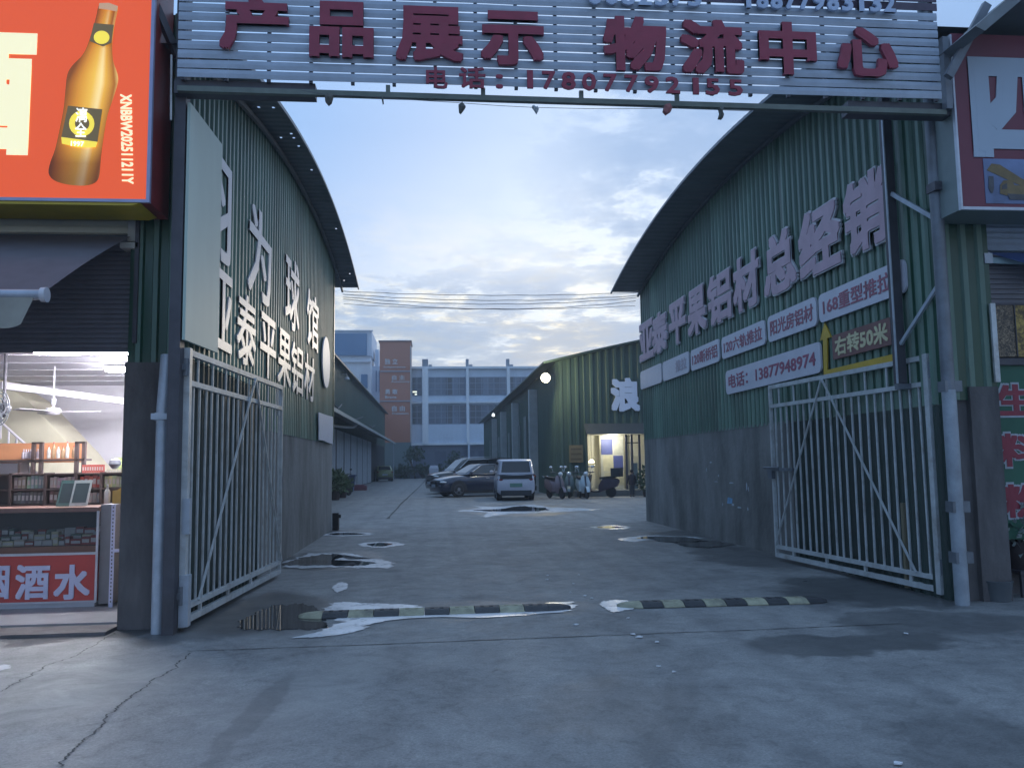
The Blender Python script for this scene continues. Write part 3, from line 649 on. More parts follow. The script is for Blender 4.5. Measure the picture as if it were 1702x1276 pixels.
# ------------------------------------------------------------------ overhead gantry sign
t = thing('gantry_sign', 'overhead sign of white slats with dark red characters spanning the alley entrance', 'sign', (1.5, 8.3, 5.4))
YG = 8.3; x0, x1 = -2.56, 5.60; zb = 5.535; pit = .1005
for i in range(10):
    mb = MB(); r3 = random.Random(i); z = zb+i*pit; nseg = 16
    hgt = pit-.0145
    tw = [r3.uniform(-.0025, .0025) for _ in range(nseg+1)]
    rings = []
    for k in range(nseg+1):
        x = x0+(x1-x0)*k/nseg; zz_ = z+tw[k]*1.2
        rings.append([(x, YG-.004, zz_), (x, YG-.010, zz_+hgt*.5), (x, YG-.004, zz_+hgt), (x, YG+.003, zz_+hgt), (x, YG+.003, zz_)])
    mb.loft(rings); mb.f = [tuple(reversed(f)) for f in mb.f]; mb.build('slat', M_slat, t)
for i in range(6):
    mb = MB(); z = zb+10*pit+.012+i*pit; mb.box(x0-.02, x1+.01, YG-.006, YG+.003, z, z+pit-.0145); mb.build('slat', M_slatdark, t)
b = MB()
for k in range(20):
    x = x0+.05+(x1-x0-.1)*k/19; b.box(x-.018, x+.018, YG+.008, YG+.045, zb-.02, zb+16*pit)
b.build('mullion', M_steel_dark, t)
b = MB(); b.box(x0-.06, x1+.08, YG+.05, YG+.13, zb-.10, zb-.02) if False else None
bl = atY(475, 152, YG+.05); br = atY(1300, 183, YG+.05)
b.beam((x0, YG+.03, zb-.115), (x1+.05, YG+.03, zb-.145), .06, .055)
for px in (645, 803, 966, 1125): 
    c = atY(px, 160, YG+.03); b.box(c.x-.022, c.x+.022, YG+.012, YG+.05, zb-.12, zb-.015)
b.build('bottom_rail', mat('rail_paint', (.13, .15, .13), .5, .2, .2, 5), t)
b = MB(); b.box(x0-.05, -1.2, YG+.06, YG+.20, zb-.14, zb+.0); b.box(4.55, x1+.2, YG+.06, YG+.22, zb-.16, zb-.02); b.beam((x0, YG+.3, 6.9), (x1, YG+.3, 6.9), .08); b.build('crossbeam', M_steel_dark, t)
b = MB(); b.box(x1+.03, x1+.10, YG-.04, YG+.05, zb-.12, zb+7.0*pit); b.build('end_stile', M_steel_grey, t)
for ch, l, r, tp, bt in [('产', 365, 480, -6, 82), ('品', 514, 621, 3, 95), ('展', 658, 770, 11, 101), ('示', 799, 904, 19, 108), ('物', 1003, 1108, 28, 118), ('流', 1131, 1236, 33, 123), ('中', 1262, 1357, 37, 124), ('心', 1392, 1492, 46, 127)]:
    m_ = atY((l+r)/2, bt, YG-.07); a = atY(l, (tp+bt)/2, YG-.07); c = atY(r, (tp+bt)/2, YG-.07); tt = atY((l+r)/2, tp, YG-.07)
    lettering(ch, (a.x, YG-.03, m_.z), (c.x-a.x, 0, 0), (0, 0, tt.z-m_.z), .045, M_redletter, t, bold=.036, copies=10)
chars2 = '电话：17807792155'; xs2 = [726, 785, 830, 881, 913, 948, 980, 1017, 1055, 1088, 1126, 1158, 1185, 1221]
xs2 = [726, 785, 830, 881, 912, 945, 979, 1014, 1049, 1083, 1118, 1156, 1184, 1222]
ws2 = [36, 44, 12, 16, 26, 28, 28, 26, 26, 28, 28, 16, 28, 28]
for ch, cx_, w_ in zip(chars2, xs2, ws2):
    if ch == '1': w_ = 12
    if ch == '：': tp, bt = 124, 147
    elif ch in '电话': tp, bt = 112, 147
    else: tp, bt = 117+(cx_-881)*.046, 147+(cx_-881)*.036; w_ *= .84
    a = atY(cx_-w_/2, 130, YG-.06); c = atY(cx_+w_/2, 130, YG-.06); zt = atY(cx_, tp, YG-.06).z; z_ = atY(cx_, bt, YG-.06).z
    lettering(ch, (a.x, YG-.045, z_), (c.x-a.x, 0, 0), (0, 0, zt-z_), .02, M_redletter, t, bold=.022, copies=6)
M_pale = mat('pale_blue_letter', (.42, .50, .66), .4, 0, .06, 5)
for s_, l, r, bl_, br_ in [('0082373', 975, 1168, 8, 12), ('18877983132', 1232, 1490, 14, 22)]:
    n_ = len(s_)
    for i, ch in enumerate(s_):
        cx_ = l+(r-l)*(i+.5)/n_; w_ = (r-l)/n_*(.36 if ch == '1' else .82); bt = bl_+(br_-bl_)*(i+.5)/n_
        a = atY(cx_-w_/2, bt, YG-.06); c = atY(cx_+w_/2, bt, YG-.06)
        lettering(ch, (a.x, YG-.05, a.z), (c.x-a.x, 0, 0), (0, 0, .205), .03, M_pale, t, bold=.03, copies=6)

# wire with tattered scraps under the sign
M_wire = mat('thin_wire', (.10, .10, .12), .5, .3, .1, 5)
t = thing('tattered_bunting', 'sagging wire with a few torn scraps hanging under the overhead sign', 'bunting', (1.4, 8.2, 5.3))
wp_ = [atY(x, y, 8.2) for x, y in [(500, 150), (545, 158), (600, 160), (680, 166), (760, 171), (830, 176), (890, 179), (980, 181), (1060, 181), (1110, 180), (1196, 183), (1250, 185)]]
b = MB(); b.tube(wp_, .003, 5); b.build('wire', M_wire, t)
M_scrap = mat('weathered_cloth', (.10, .10, .09), .8, 0, .3, 20); M_scrapr = mat('faded_red_cloth', (.28, .10, .10), .7, 0, .2, 20)
def scrap(outl, m):
    P = [atY(x, y, 8.2) for x, y in outl]; cx_ = sum((p for p in P), Vector())/len(P); mb = MB()
    front = [(p.x, 8.2-.03-.01*math.sin(i*2.1), p.z) for i, p in enumerate(P)]; n = len(P)
    bk = [(p.x, 8.2+.02+.012*math.sin(i*1.7), p.z) for i, p in enumerate(P)]
    mb.add(front+bk+[(cx_.x, 8.2-.06, cx_.z), (cx_.x, 8.2+.05, cx_.z)], [(2*n, (i+1) % n, i) for i in range(n)]+[(2*n+1, n+i, n+(i+1) % n) for i in range(n)]+[(i, (i+1) % n, n+(i+1) % n, n+i) for i in range(n)])
    mb.build('scrap', m, t)
scrap([(540, 160), (546, 157), (552, 156), (554, 163), (551, 171), (546, 175), (541, 170)], M_scrap)
scrap([(762, 176), (768, 172), (774, 178), (772, 182), (766, 189), (763, 186)], M_scrap)
scrap([(634, 163), (637, 162), (638, 172), (636, 174)], M_scrap)
scrap([(884, 178), (887, 177), (890, 182), (893, 178), (895, 184), (892, 189), (888, 184)], mat('clear_plastic_scrap', (.45, .5, .55), .3, 0, .2, 20))
scrap([(1104, 176), (1112, 174), (1117, 180), (1114, 187), (1107, 191), (1102, 185)], M_scrapr)
scrap([(1194, 180), (1202, 179), (1199, 186), (1202, 192), (1200, 198), (1194, 197), (1196, 188)], M_scrap)
# dark diagonal stay at the left end
b = MB(); p = atY(249, -12, 8.3); q = atY(296, 96, 8.5); b.beam(p, q, .07, .07); tag(b.build('diagonal_stay', M_steel_dark), 'dark diagonal steel stay between the orange light box and the overhead sign', 'brace')
b = MB(); b.tube([atY(285, 92, 8.4), atY(284, 200, 8.4)], .012, 8); tag(b.build('thin_tube', M_gatewhite), 'short white tube hanging beside the orange light box corner', 'tube')

# ------------------------------------------------------------------ speed bumps
def speed_bump(label, A, B, n, start_yellow):
    A = Vector((*A, 0)); B = Vector((*B, 0)); d = B-A; Ln = d.length; d.normalize(); s = Vector((-d.y, d.x, 0)); hw, h = .17, .055
    t = thing('speed_bump', label, 'speed bump', A, 'rubber speed bumps across the alley')
    my = mat('worn_yellow_rubber', (.33, .315, .22), .7, 0, .3, 9, bump=.4, dirt=.85, dcol=(.12, .115, .10)); mk_ = mat('black_rubber_bump', (.035, .036, .04), .6, 0, .3, 9, bump=.4)
    prof = [(-hw, .004), (-hw, .014), (-.09, h*.86), (-.05, h), (.05, h), (.09, h*.86), (hw, .014), (hw, .004)]
    cap = .26; u = cap; seg = (Ln-2*cap)/n
    def ring(u, sc=1.0, hs=1.0): return [A+d*u+s*(y*sc)+Vector((0, 0, z*hs)) for y, z in prof]
    for i in range(n):
        mb = MB(); mb.loft([ring(u+.004), ring(u+seg-.004)]); mb.f = [tuple(reversed(f)) for f in mb.f]
        # bolt recess rib pattern
        for k in (-1, 1): mb.obox(A+d*(u+seg/2+k*.05)+Vector((0, 0, h+.002)), d*.02, s*.035, Vector((0, 0, .003)))
        mb.build('yellow_section' if (i % 2 == 0) == start_yellow else 'black_section', my if (i % 2 == 0) == start_yellow else mk_, t); u += seg
    for a, sg in ((cap, -1), (Ln-cap, 1)):
        rings = [ring(a, 1, 1)]+[ring(a+sg*cap*math.sin(q), math.cos(q)*.92+.08, .35+.65*math.cos(q)) for q in (.3, .6, .9, 1.2, 1.45)]
        mb = MB(); mb.loft(rings)
        if sg > 0: mb.f = [tuple(reversed(f)) for f in mb.f]
        mb.build('end_cap', my if sg < 0 else mk_, t)
speed_bump('longer left speed bump of black and yellow rubber lying on a wet film with painted sky reflection', (-1.45, 9.22), (1.50, 9.26), 9, False)
speed_bump('right speed bump of black and yellow rubber blocks beside a short splash with painted sky reflection', (2.02, 9.26), (4.42, 9.20), 8, False)
# ------------------------------------------------------------------ left shop
M_orange = mat('orange_lit_face', (.60, .09, .025), .5, 0, .05, 1.2, emis=(.52, .060, .013), estr=.92)
M_creamlit = mat('cream_lit_letter', (.7, .68, .45), .5, 0, .05, 2, emis=(.74, .68, .42), estr=.82)
M_redside = mat('red_box_side', (.22, .035, .035), .4, 0, .2, 5)
M_alu = mat('aluminium_trim', (.36, .36, .50), .4, .4, .1, 6)
M_wallwhite = mat('white_shop_paint', (.70, .68, .74), .8, 0, .05, 2)
M_ceil = mat('white_ceiling_panel', (.55, .54, .60), .6, 0, .06, 2)
M_tile = mat('grey_floor_tile', (.25, .25, .26), .35, 0, .15, 3)
M_wood = mat('brown_wood', (.16, .075, .05), .5, 0, .2, 6, streak=(.3, 1, 1))
M_dkwood = mat('dark_rack_wood', (.055, .036, .034), .5, 0, .2, 6)
M_shutter = mat('grey_shutter', (.17, .165, .19), .5, .2, .12, 4)
M_glass = glassmat('counter_glass', (.94, .94, .94))
M_redpanel = mat('red_counter_panel', (.50, .055, .045), .45, 0, .08, 4)
M_lilac = mat('lilac_white_letter', (.62, .60, .76), .4, 0, .05, 4)

sh = thing('shop', 'brightly lit open shop front with grey shutter half down beside the alley gate', 'shop', (-6, 9, 0))
b = MB(); b.box(-11, -3.16, 9.0, 9.05, 2.83, 4.08)
for k in range(24):
    z = 2.84+k*.052; b.beam((-11, 8.994, z), (-3.2, 8.994, z), .022, .03)
b.build('roller_shutter', M_shutter, sh)
b = MB()
for k in range(5): b.prism([(-11, 8.90, 4.085+k*.062), (-3.19, 8.90, 4.085+k*.062), (-3.19, 8.86, 4.138+k*.062), (-11, 8.86, 4.138+k*.062)], (0, .1, .004))
b.build('shutter_housing', M_cream, sh)
b = MB(); b.box(-3.19, -3.10, 8.84, 9.02, 3.98, 4.36); b.box(-3.25, -3.07, 8.80, 8.98, 3.90, 3.96); b.build('housing_bracket', mat('bracket_paint', (.42, .41, .38), .5, 0, .1, 6), sh)
b = MB(); b.box(-3.17, -2.73, 8.82, 9.35, 0, 2.70); b.build('pillar', M_darkconc, sh)
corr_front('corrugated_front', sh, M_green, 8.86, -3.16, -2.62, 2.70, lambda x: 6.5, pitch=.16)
b = MB(); b.box(-3.10, -3.06, 8.80, 8.86, 2.9, 4.2); b.build('cable_conduit', M_steel_dark, sh)
b = MB(); b.box(-11, -3.17, 8.97, 15.6, 0, .055); b.build('floor', M_tile, sh)
b = MB(); b.box(-11, -3.17, 9.06, 15.6, 3.12, 3.18)
for k in range(7): b.box(-11, -3.2, 9.6+k*.85, 9.66+k*.85, 3.105, 3.118)
b.build('ceiling', M_ceil, sh)
b = MB(); b.box(-11, -3.17, 15.6, 15.7, 0, 3.2); b.box(-11.1, -11, 9, 15.7, 0, 3.2); b.box(-3.17, -3.10, 9.36, 15.7, 0, 3.2); b.build('room_wall', M_wallwhite, sh)
b = MB(); b.beam(atY(0, 640, 12.4), atY(215, 668, 14.2), .09, .10); b.build('ceiling_beam', M_wallwhite, sh)
# step outside the shop
b = MB(); b.box(-11, -3.18, 8.55, 8.965, 0, .035); struct(b.build('shop_doorstep', M_darkconc))

# staircase inside
st = thing('staircase', 'cream underside of a staircase rising to the left at the back of the shop', 'staircase', atY(60, 740, 14.2))
b = MB(); b.prism([atY(-120, 560, 14.2), atY(45, 664, 14.2), atY(128, 752, 14.2), atY(190, 830, 14.2), atY(120, 830, 14.2), atY(-120, 640, 14.2)], (0, .9, 0)); b.build('stair_flight', mat('cream_stair_paint', (.66, .62, .48), .7, 0, .05, 2), st)
b = MB()
for i in range(4):
    p = atY(2+i*13, 700+i*12, 14.0); b.tube([p, p+Vector((0, 0, -.28))], .016, 6)
b.tube([atY(-20, 682, 14.0), atY(42, 738, 14.0)], .02, 6); b.build('handrail', M_wallwhite, st)

# lamps
M_tube = mat('lit_tube', (.9, .9, .9), .5, 0, 0, 5, emis=(.95, .95, 1), estr=270)
for i, (Yt, xa, xb, zt, lab) in enumerate([(10.6, -4.86, -3.62, 3.02, 'double fluorescent tube just inside the shop opening'), (12.5, -4.74, -3.5, 3.02, 'double fluorescent tube deeper in the shop, half hidden by the pillar')]):
    t = thing('fluorescent_lamp', lab, 'lamp', ((xa+xb)/2, Yt, 3.1), 'ceiling lamps in the shop')
    b = MB(); b.box(xa-.03, xb+.03, Yt-.09, Yt+.09, 3.075, 3.103); b.build('lamp_body', M_wallwhite, t)
    for dy in (-.05, .05):
        b = MB(); b.tube([(xa, Yt+dy, 3.045), (xb, Yt+dy, 3.045)], .022, 10); b.build('tube', M_tube, t)
# ceiling fan
fc = atY(88, 684, 12.5)
t = thing('ceiling_fan', 'white three blade ceiling fan hanging inside the shop', 'fan', fc)
b = MB(); b.tube([fc, (fc.x, fc.y, 3.1)], .014, 8); b.lathe([(.01, .2), (.04, .18), (.03, .1)], fc); b.build('down_rod', M_wallwhite, t)
b = MB(); b.lathe([(.02, .06), (.09, .05), (.11, .0), (.08, -.04), (.02, -.05)], fc, seg=18); b.build('motor', M_wallwhite, t, True)
for k in range(3):
    a = R_(8+120*k); d = Vector((math.cos(a), math.sin(a), 0)); s = Vector((-d.y, d.x, .15))
    b = MB(); b.obox(fc+d*.36, d*.26, s*.055, (0, 0, .006)); b.build('blade', mat('fan_blade', (.30, .29, .31), .4, 0, .1, 6), t)
# wall fan
c = atY(3, 678, 11.0)
t = thing('wall_fan', 'dark caged fan at the left edge of the photo inside the shop', 'fan', c)
b = MB()
for r_ in (.06, .12, .18, .22): b.tube([c+Vector((r_*.55*math.cos(a), -.06, r_*math.sin(a))) for a in [2*math.pi*k/24 for k in range(25)]], .006, 5)
for k in range(12): a = 2*math.pi*k/12; b.tube([c+Vector((0, -.09, 0)), c+Vector((.12*math.cos(a), -.06, .22*math.sin(a)))], .004, 4)
b.build('cage', M_steel_grey, t)
b = MB(); b.lathe([(.01, -.05), (.06, -.04), (.07, .1), (.03, .14)], c, axis='y', seg=14); b.build('motor', M_steel_dark, t, True)
for k in range(3):
    a = R_(20+120*k); b = MB(); b.obox(c+Vector((.06*math.cos(a), -.03, .10*math.sin(a))), (.05*math.cos(a), 0, .09*math.sin(a)), (-.03*math.sin(a), .02, .04*math.cos(a)), (0, .002, 0)); b.build('blade', M_steel_grey, t)
b = MB(); b.tube([c+Vector((0, .1, 0)), c+Vector((-.1, .25, -.1)), (c.x-.1, c.y+.25, 3.12)], .02, 8); b.build('bracket', M_steel_dark, t)

# counter
ct = thing('glass_counter', 'glass topped counter with red panel reading 酒水 at the shop entrance', 'counter', (-5.4, 10, .055))
XC = -3.835
b = MB(); b.box(-8, XC-.02, 10.02, 10.6, .055, .112); b.build('plinth', M_white, ct)
b = MB(); b.box(-8, XC, 10.0, 10.62, .115, .64); b.build('front_panel', M_redpanel, ct)
for ch, l, r in (('烟', -38, 15), ('酒', 25, 82), ('水', 89, 149)):
    a = atY(l, 965, 9.985); c_ = atY(r, 965, 9.985); zt = atY((l+r)/2, 938, 9.985).z; z_ = atY((l+r)/2, 996, 9.985).z
    lettering(ch, (a.x, 9.999, z_), (c_.x-a.x, 0, 0), (0, 0, zt-z_), .012, M_lilac, ct, bold=.03)
b = MB(); b.box(-8, XC+.012, 9.985, 10.0, .64, .668); b.box(-8, XC+.012, 9.985, 10.0, .105, .127); b.box(XC-.012, XC+.012, 9.983, 10.0, .127, 1.13); b.build('frame', M_white, ct)
b = MB(); b.box(-8, XC, 10.0, 10.62, .67, .74); b.build('wood_shelf', M_wood, ct)
b = MB(); b.box(-8, XC-.014, 10.004, 10.010, .742, 1.12); b.build('glass_pane', M_glass, ct)
b = MB(); b.box(-8, XC, 9.99, 10.62, 1.125, 1.175); b.build('counter_top', mat('brown_counter_edge', (.20, .11, .09), .35, 0, .15, 5), ct)
b = MB(); b.box(-8, XC, 10.56, 10.62, .742, 1.12); b.build('back_board', mat('counter_back', (.10, .09, .09), .6), ct)
b = MB(); b.box(XC+.014, XC+.16, 10.03, 10.62, .08, 1.20); b.build('side_cabinet', mat('grey_side_panel', (.20, .19, .20), .45, 0, .1, 5), ct)
rg = random.Random(5)
pals = [(.40, .36, .30), (.30, .06, .05), (.12, .16, .12), (.5, .46, .3), (.10, .08, .08), (.22, .16, .10), (.45, .42, .42)]
def pmat(c): return mat('pack_%d_%d_%d' % tuple(int(x*100) for x in c), c, .45, 0, .06, 9)
M_band = mat('pack_band', (.52, .50, .48), .4, 0, .06, 9)
def pack(x, y, z, w, d, h, c, label, group, name='cigarette_pack'):
    mb = MB(); mb.box(x-w/2, x+w/2, y-d/2, y+d/2, z, z+h); mb.cur = 1; mb.box(x-w/2+.006, x+w/2-.006, y-d/2-.002, y-d/2, z+h*.28, z+h*.72)
    return tag(mb.build(name, [pmat(c), M_band]), label, 'pack', group)
for row in range(3):
    x = -5.35
    while x < XC-.07:
        w = rg.uniform(.06, .13); pack(x+w/2, 10.10+row*.13, .745+row*.045, w-.008, .09, .05+rg.random()*.06, rg.choice(pals), 'small flat pack lying inside the glass counter', 'packs lying inside the glass counter'); x += w

# goods rack on the back counter
YRK = 10.85
zr = lambda y_: 1.6+(780.5-y_)/1375.4*YRK
rk = thing('goods_rack', 'dark wooden two tier rack full of small packs behind the glass counter', 'rack', (-5, YRK, .055))
xr = lambda px: atY(px, 800, YRK).x
xl_, xe = xr(-40), xr(209)
for z, nm in ((zr(786), 'shelf'), (zr(810), 'shelf'), (zr(834), 'shelf')):
    b = MB(); b.box(xl_, xe, YRK, YRK+.22, z-.012, z+.006); b.build(nm, M_dkwood, rk)
for px in (17, 75, 126, 168, 205):
    b = MB(); b.box(xr(px)-.016, xr(px)+.016, YRK-.006, YRK+.225, zr(838), zr(784)); b.build('upright', M_dkwood, rk)
b = MB(); b.box(xl_, xe+.1, YRK+.01, YRK+.3, .055, zr(838)); b.build('back_cabinet', mat('cabinet_cream', (.4, .38, .36), .5), rk)
b = MB(); b.box(xl_, xe, YRK+.226, YRK+.24, zr(836), zr(786)); b.build('back_panel', M_dkwood, rk)
cells = [(20, 40, 786, 808, (.33, .30, .26), 'brown'), (42, 73, 786, 808, (.30, .42, .36), 'mint green'), (80, 122, 789, 808, (.52, .40, .42), 'pink and white'), (130, 165, 787, 808, (.42, .11, .08), 'red'), (171, 203, 788, 808, (.50, .47, .32), 'cream'),
         (20, 73, 813, 834, (.16, .15, .15), 'charcoal'), (80, 108, 813, 834, (.20, .12, .10), 'dark brown'), (145, 166, 816, 834, (.50, .50, .52), 'white')]
for l, r, tp, bt, c_, nm in cells:
    n_ = max(3, int((r-l)/6)); w = (xr(r)-xr(l))/n_
    for i in range(n_):
        pack(xr(l)+w*(i+.5), YRK+.07, zr(bt-1.2 if bt > 820 else bt+1)+.006, w*.88, .05, (zr(tp)-zr(bt))*rg.uniform(.80, .92), tuple(min(.6, x*rg.uniform(.85, 1.15)) for x in c_), '%s upright pack in the rack behind the counter' % nm, '%s packs in the rack' % nm)
for i in range(9):
    pack(xr(132+i*4)+.01, YRK+.10, zr(786)+.008, .026, .05, .10, (.48, .10, .08), 'red slim carton standing on top of the rack', 'red cartons on top of the rack', 'carton')
for i in range(8):
    pack(xr(172+i*4.2)+.01, YRK+.12, zr(787)+.008, .028, .05, .05, (.5, .46, .34), 'cream small carton standing on top of the rack', 'cream cartons on top of the rack', 'carton')
def tablet(px, ptop, m, lab):
    a = atY(px, 833, 10.3); mb = MB(); u = Vector((.10, .02, 0)); n_ = Vector((.03, .07, .30)); f_ = u.cross(n_).normalized()
    t = thing('menu_stand', lab, 'stand', (a.x, a.y, 1.178))
    o = Vector((a.x, a.y, 1.178)); mb.obox(o+n_*.5, u*.95, n_*.5, f_*.008); mb.build('panel', m, t)
    MB().obox(o+n_*.5+f_*.0095, u*.74, n_*.38, f_*.002).build('screen', mat('dark_screen', (.05, .07, .07), .25), t)
    MB().obox(o+n_*.3-f_*.06+Vector((0, 0, -.03)), u*.3, Vector((0, .05, .02)), Vector((0, -.004, .08))).build('prop', M_black, t)
tablet(108, 808, mat('teal_stand', (.09, .18, .16), .4), 'dark teal display stand leaning on the glass counter')
tablet(130, 808, mat('white_stand_frame', (.55, .60, .58), .4), 'white framed display stand leaning on the right of the teal one')
# back rack with taller bottles
YB = 11.7; xb_ = lambda px: atY(px, 760, YB).x; zb_ = lambda y_: 1.6+(780.5-y_)/1375.4*YB
bk = thing('back_rack', 'dark framed rack with orange back board behind the packs', 'rack', (xb_(60), YB, .055))
for px in (54, 67, 126, 138):
    b = MB(); b.box(xb_(px)-.02, xb_(px)+.02, YB, YB+.06, zb_(800), zb_(736)); b.build('upright', M_dkwood, bk)
for y_ in (737, 764):
    b = MB(); b.box(xb_(52), xb_(140), YB, YB+.25, zb_(y_)-.015, zb_(y_)+.012) if y_ > 750 else (b.box(xb_(52), xb_(69), YB, YB+.05, zb_(y_)-.015, zb_(y_)+.012), b.box(xb_(124), xb_(140), YB, YB+.05, zb_(y_)-.015, zb_(y_)+.012)); b.build('shelf', M_dkwood, bk)
b = MB(); b.box(xb_(-30), xb_(127), YB+.3, YB+.33, zb_(768), zb_(736)); b.build('back_board', mat('orange_wood', (.48, .21, .10), .5, 0, .1, 4), bk)
b = MB(); b.box(xb_(-30), xb_(50), YB+.05, YB+.3, zb_(767), zb_(763)); b.box(xb_(27), xb_(31), YB+.05, YB+.3, zb_(795), zb_(765)); b.box(xb_(-30), xb_(140), YB+.1, YB+.5, .055, zb_(800)); b.build('side_shelf', M_dkwood, bk)
def bottle(c, h, r, m, lab, group, capm):
    mb = MB(); mb.lathe([(r*.9, 0), (r, .01), (r, h*.58), (r*.8, h*.68), (r*.36, h*.78), (r*.34, h*.94)], c, seg=12); mb.cur = 1; mb.lathe([(r*.4, h*.93), (r*.4, h), (r*.1, h*1.005)], c, seg=10)
    return tag(mb.build('bottle', [m, capm], smooth=True), lab, 'bottle', group)
for i, px in enumerate((74, 82, 90, 98, 105, 116)):
    bottle((xb_(px), YB+.12, zb_(763)+.013), .17+.05*(i % 3 == 1), .024, mat('amber_bottle', (.30, .20, .12), .2) if i % 2 else mat('clear_bottle', (.48, .46, .44), .15), 'small bottle standing on the shelf of the back rack', 'bottles on the back rack', M_redpanel)
for i in range(7):
    bottle((xb_(28+i*4), YB+.18, zb_(763)+.013), .13, .022, mat('lilac_bottle', (.45, .40, .46), .25), 'pale lilac bottle crowded on the side shelf', 'lilac bottles on the side shelf', M_white)
# small items at the right end of the counter
a = atY(178, 833, 10.3); bottle((a.x, 10.3, 1.205), .22, .035, mat('clear_bottle', (.48, .46, .44), .15), 'clear squat bottle at the right end of the glass counter', None, M_white)
c = atY(191, 771, 11.2); b = MB(); b.lathe([(.03, -.06), (.05, -.04), (.075, 0), (.065, .05), (.03, .07)], c, seg=14); b.tube([c+Vector((0, 0, -.06)), (c.x, c.y, zr(786))], .02, 8)
tag(b.build('desk_fan', M_steel_grey, smooth=True), 'round grey gadget on a short stem at the right end of the rack', 'gadget')
p0 = atY(199, 772, 11.4); b = MB(); b.box(p0.x-.06, p0.x+.12, 11.4, 11.44, p0.z-.10, p0.z+.09); b.box(p0.x, p0.x+.03, 11.41, 11.43, 1.15, p0.z-.10)
tag(b.build('notice_card', mat('lime_card', (.40, .48, .20), .5)), 'lime green card standing beside the dark pillar', 'card')
# yellow carton and perforated rack post
a = atY(186, 850, 10.25); zt = atY(198, 812, 10.25).z
b = MB(); b.box(a.x, -3.28, 10.25, 10.6, zt-.30, zt-.02); b.prism([(a.x+.03, 10.3, zt-.02), (-3.3, 10.3, zt-.02), (-3.3, 10.3, zt+.06), (a.x+.10, 10.3, zt+.03)], (0, .25, 0)); b.box(a.x, -3.28, 10.3, 10.58, .055, zt-.30)
tag(b.build('carton', mat('ochre_carton', (.34, .22, .05), .6, 0, .12, 5)), 'ochre yellow carton half hidden behind the dark pillar', 'carton')
t = thing('angle_post', 'white perforated angle post with a side arm beside the glass counter', 'post', (atY(182, 1015, 9.92).x, 9.92, .055))
pa = atY(184, 1014, 9.92); pb = atY(189, 838, 9.92)
b = MB(); b.box(pb.x-.022, pb.x+.022, 9.915, 9.925, .055, pb.z); b.build('upright', M_lilac, t)
b = MB()
for k in range(26): z = .11+k*.042; b.box(pb.x-.006, pb.x+.006, 9.911, 9.9145, z, z+.018)
b.build('slot', M_steel_dark, t)
b = MB(); z = atY(195, 915, 9.92).z; b.box(pb.x+.022, -3.42, 9.915, 9.925, z-.015, z+.02); b.build('arm', M_lilac, t)

# awning of the left shop
t = thing('awning', 'dark retractable awning with pale roller bar over the left shop', 'awning', (-6, 9, 4.0))
A1 = Vector((-3.16, 8.84, 4.03)); B1 = atY(80, 486, 7.35); B1 = Vector((-3.33, 7.3, B1.z-.03)); nx = 20
b = MB(); vs = []
for j in range(9):
    u = j/8
    for i in range(nx+1):
        x = -11+(A1.lerp(B1, u).x+11)*i/nx; p = A1.lerp(B1, u); vs.append((x, p.y, p.z+.03*math.sin(math.pi*u)))
n1_ = nx+1
b.add(vs, [(j*n1_+i, j*n1_+i+1, (j+1)*n1_+i+1, (j+1)*n1_+i) for j in range(8) for i in range(nx)])
b.build('canopy', mat('grey_awning_cloth', (.14, .125, .14), .8, 0, .12, 4), t, True)
b = MB(); b.tube([(-11, B1.y, B1.z), (B1.x, B1.y, B1.z)], .045, 14); b.build('roller_bar', mat('pale_bar', (.40, .42, .48), .35, .3), t, True)
b = MB(); b.lathe([(.02, 0), (.062, .005), (.066, .05), (.02, .055)], B1, axis='x', seg=16); b.build('end_cap', M_white, t, True)
b = MB(); pts = [(-11, B1.y-.03, B1.z-.02)]; top = [(B1.x-.06, B1.y-.03, B1.z-.03)]
xs = [B1.x-.13-i*.035 for i in range(216)]
vs = []; 
for i, x in enumerate(xs): vs += [(x+.09*(1 if i == 0 else 0), B1.y-.035, B1.z-.03), (x, B1.y-.05, B1.z-.265-.035*abs(math.sin(i*.42)))]
b.add(vs, [(2*i, 2*i+1, 2*i+3, 2*i+2) for i in range(len(xs)-1)]); b.build('valance', mat('beige_valance', (.30, .28, .24), .8, 0, .12, 5), t)
b = MB(); b.beam((-3.6, 8.9, 3.8), (-3.9, 7.9, 3.35), .04); b.beam((-3.9, 7.9, 3.35), (-3.75, 7.32, B1.z), .035); b.build('folding_arm', M_steel_grey, t)

# orange light box
YF = 8.2
t = thing('light_box', 'glowing orange light box with a beer bottle picture over the left shop', 'sign', (-6, 8.5, 4.2))
xf = -2.775
b = MB(); b.box(-8.5, xf-.02, YF, YF+.02, 4.23, 6.62); b.build('face', M_orange, t)
b = MB(); b.box(-8.5, xf+.012, YF+.022, 8.78, 4.20, 6.65); b.build('case', M_redside, t)
b = MB(); b.box(xf-.018, xf+.016, YF-.014, YF+.03, 4.195, 6.65); b.box(-8.5, xf-.019, YF-.014, YF+.018, 4.195, 4.226); b.build('trim', M_alu, t)
b = MB(); b.prism([(-8.5, 8.2, 4.165), (-2.93, 8.2, 4.165), (-2.85, 8.2, 4.193), (-8.5, 8.2, 4.193)], (0, .5, 0)); b.build('yellow_edge', mat('yellow_edge', (.50, .36, .03), .5, 0, .1, 4), t)
pic = lambda x, y, k=0: Vector((atY(x, y, YF).x, YF-.003-.003*k, atY(x, y, YF).z))
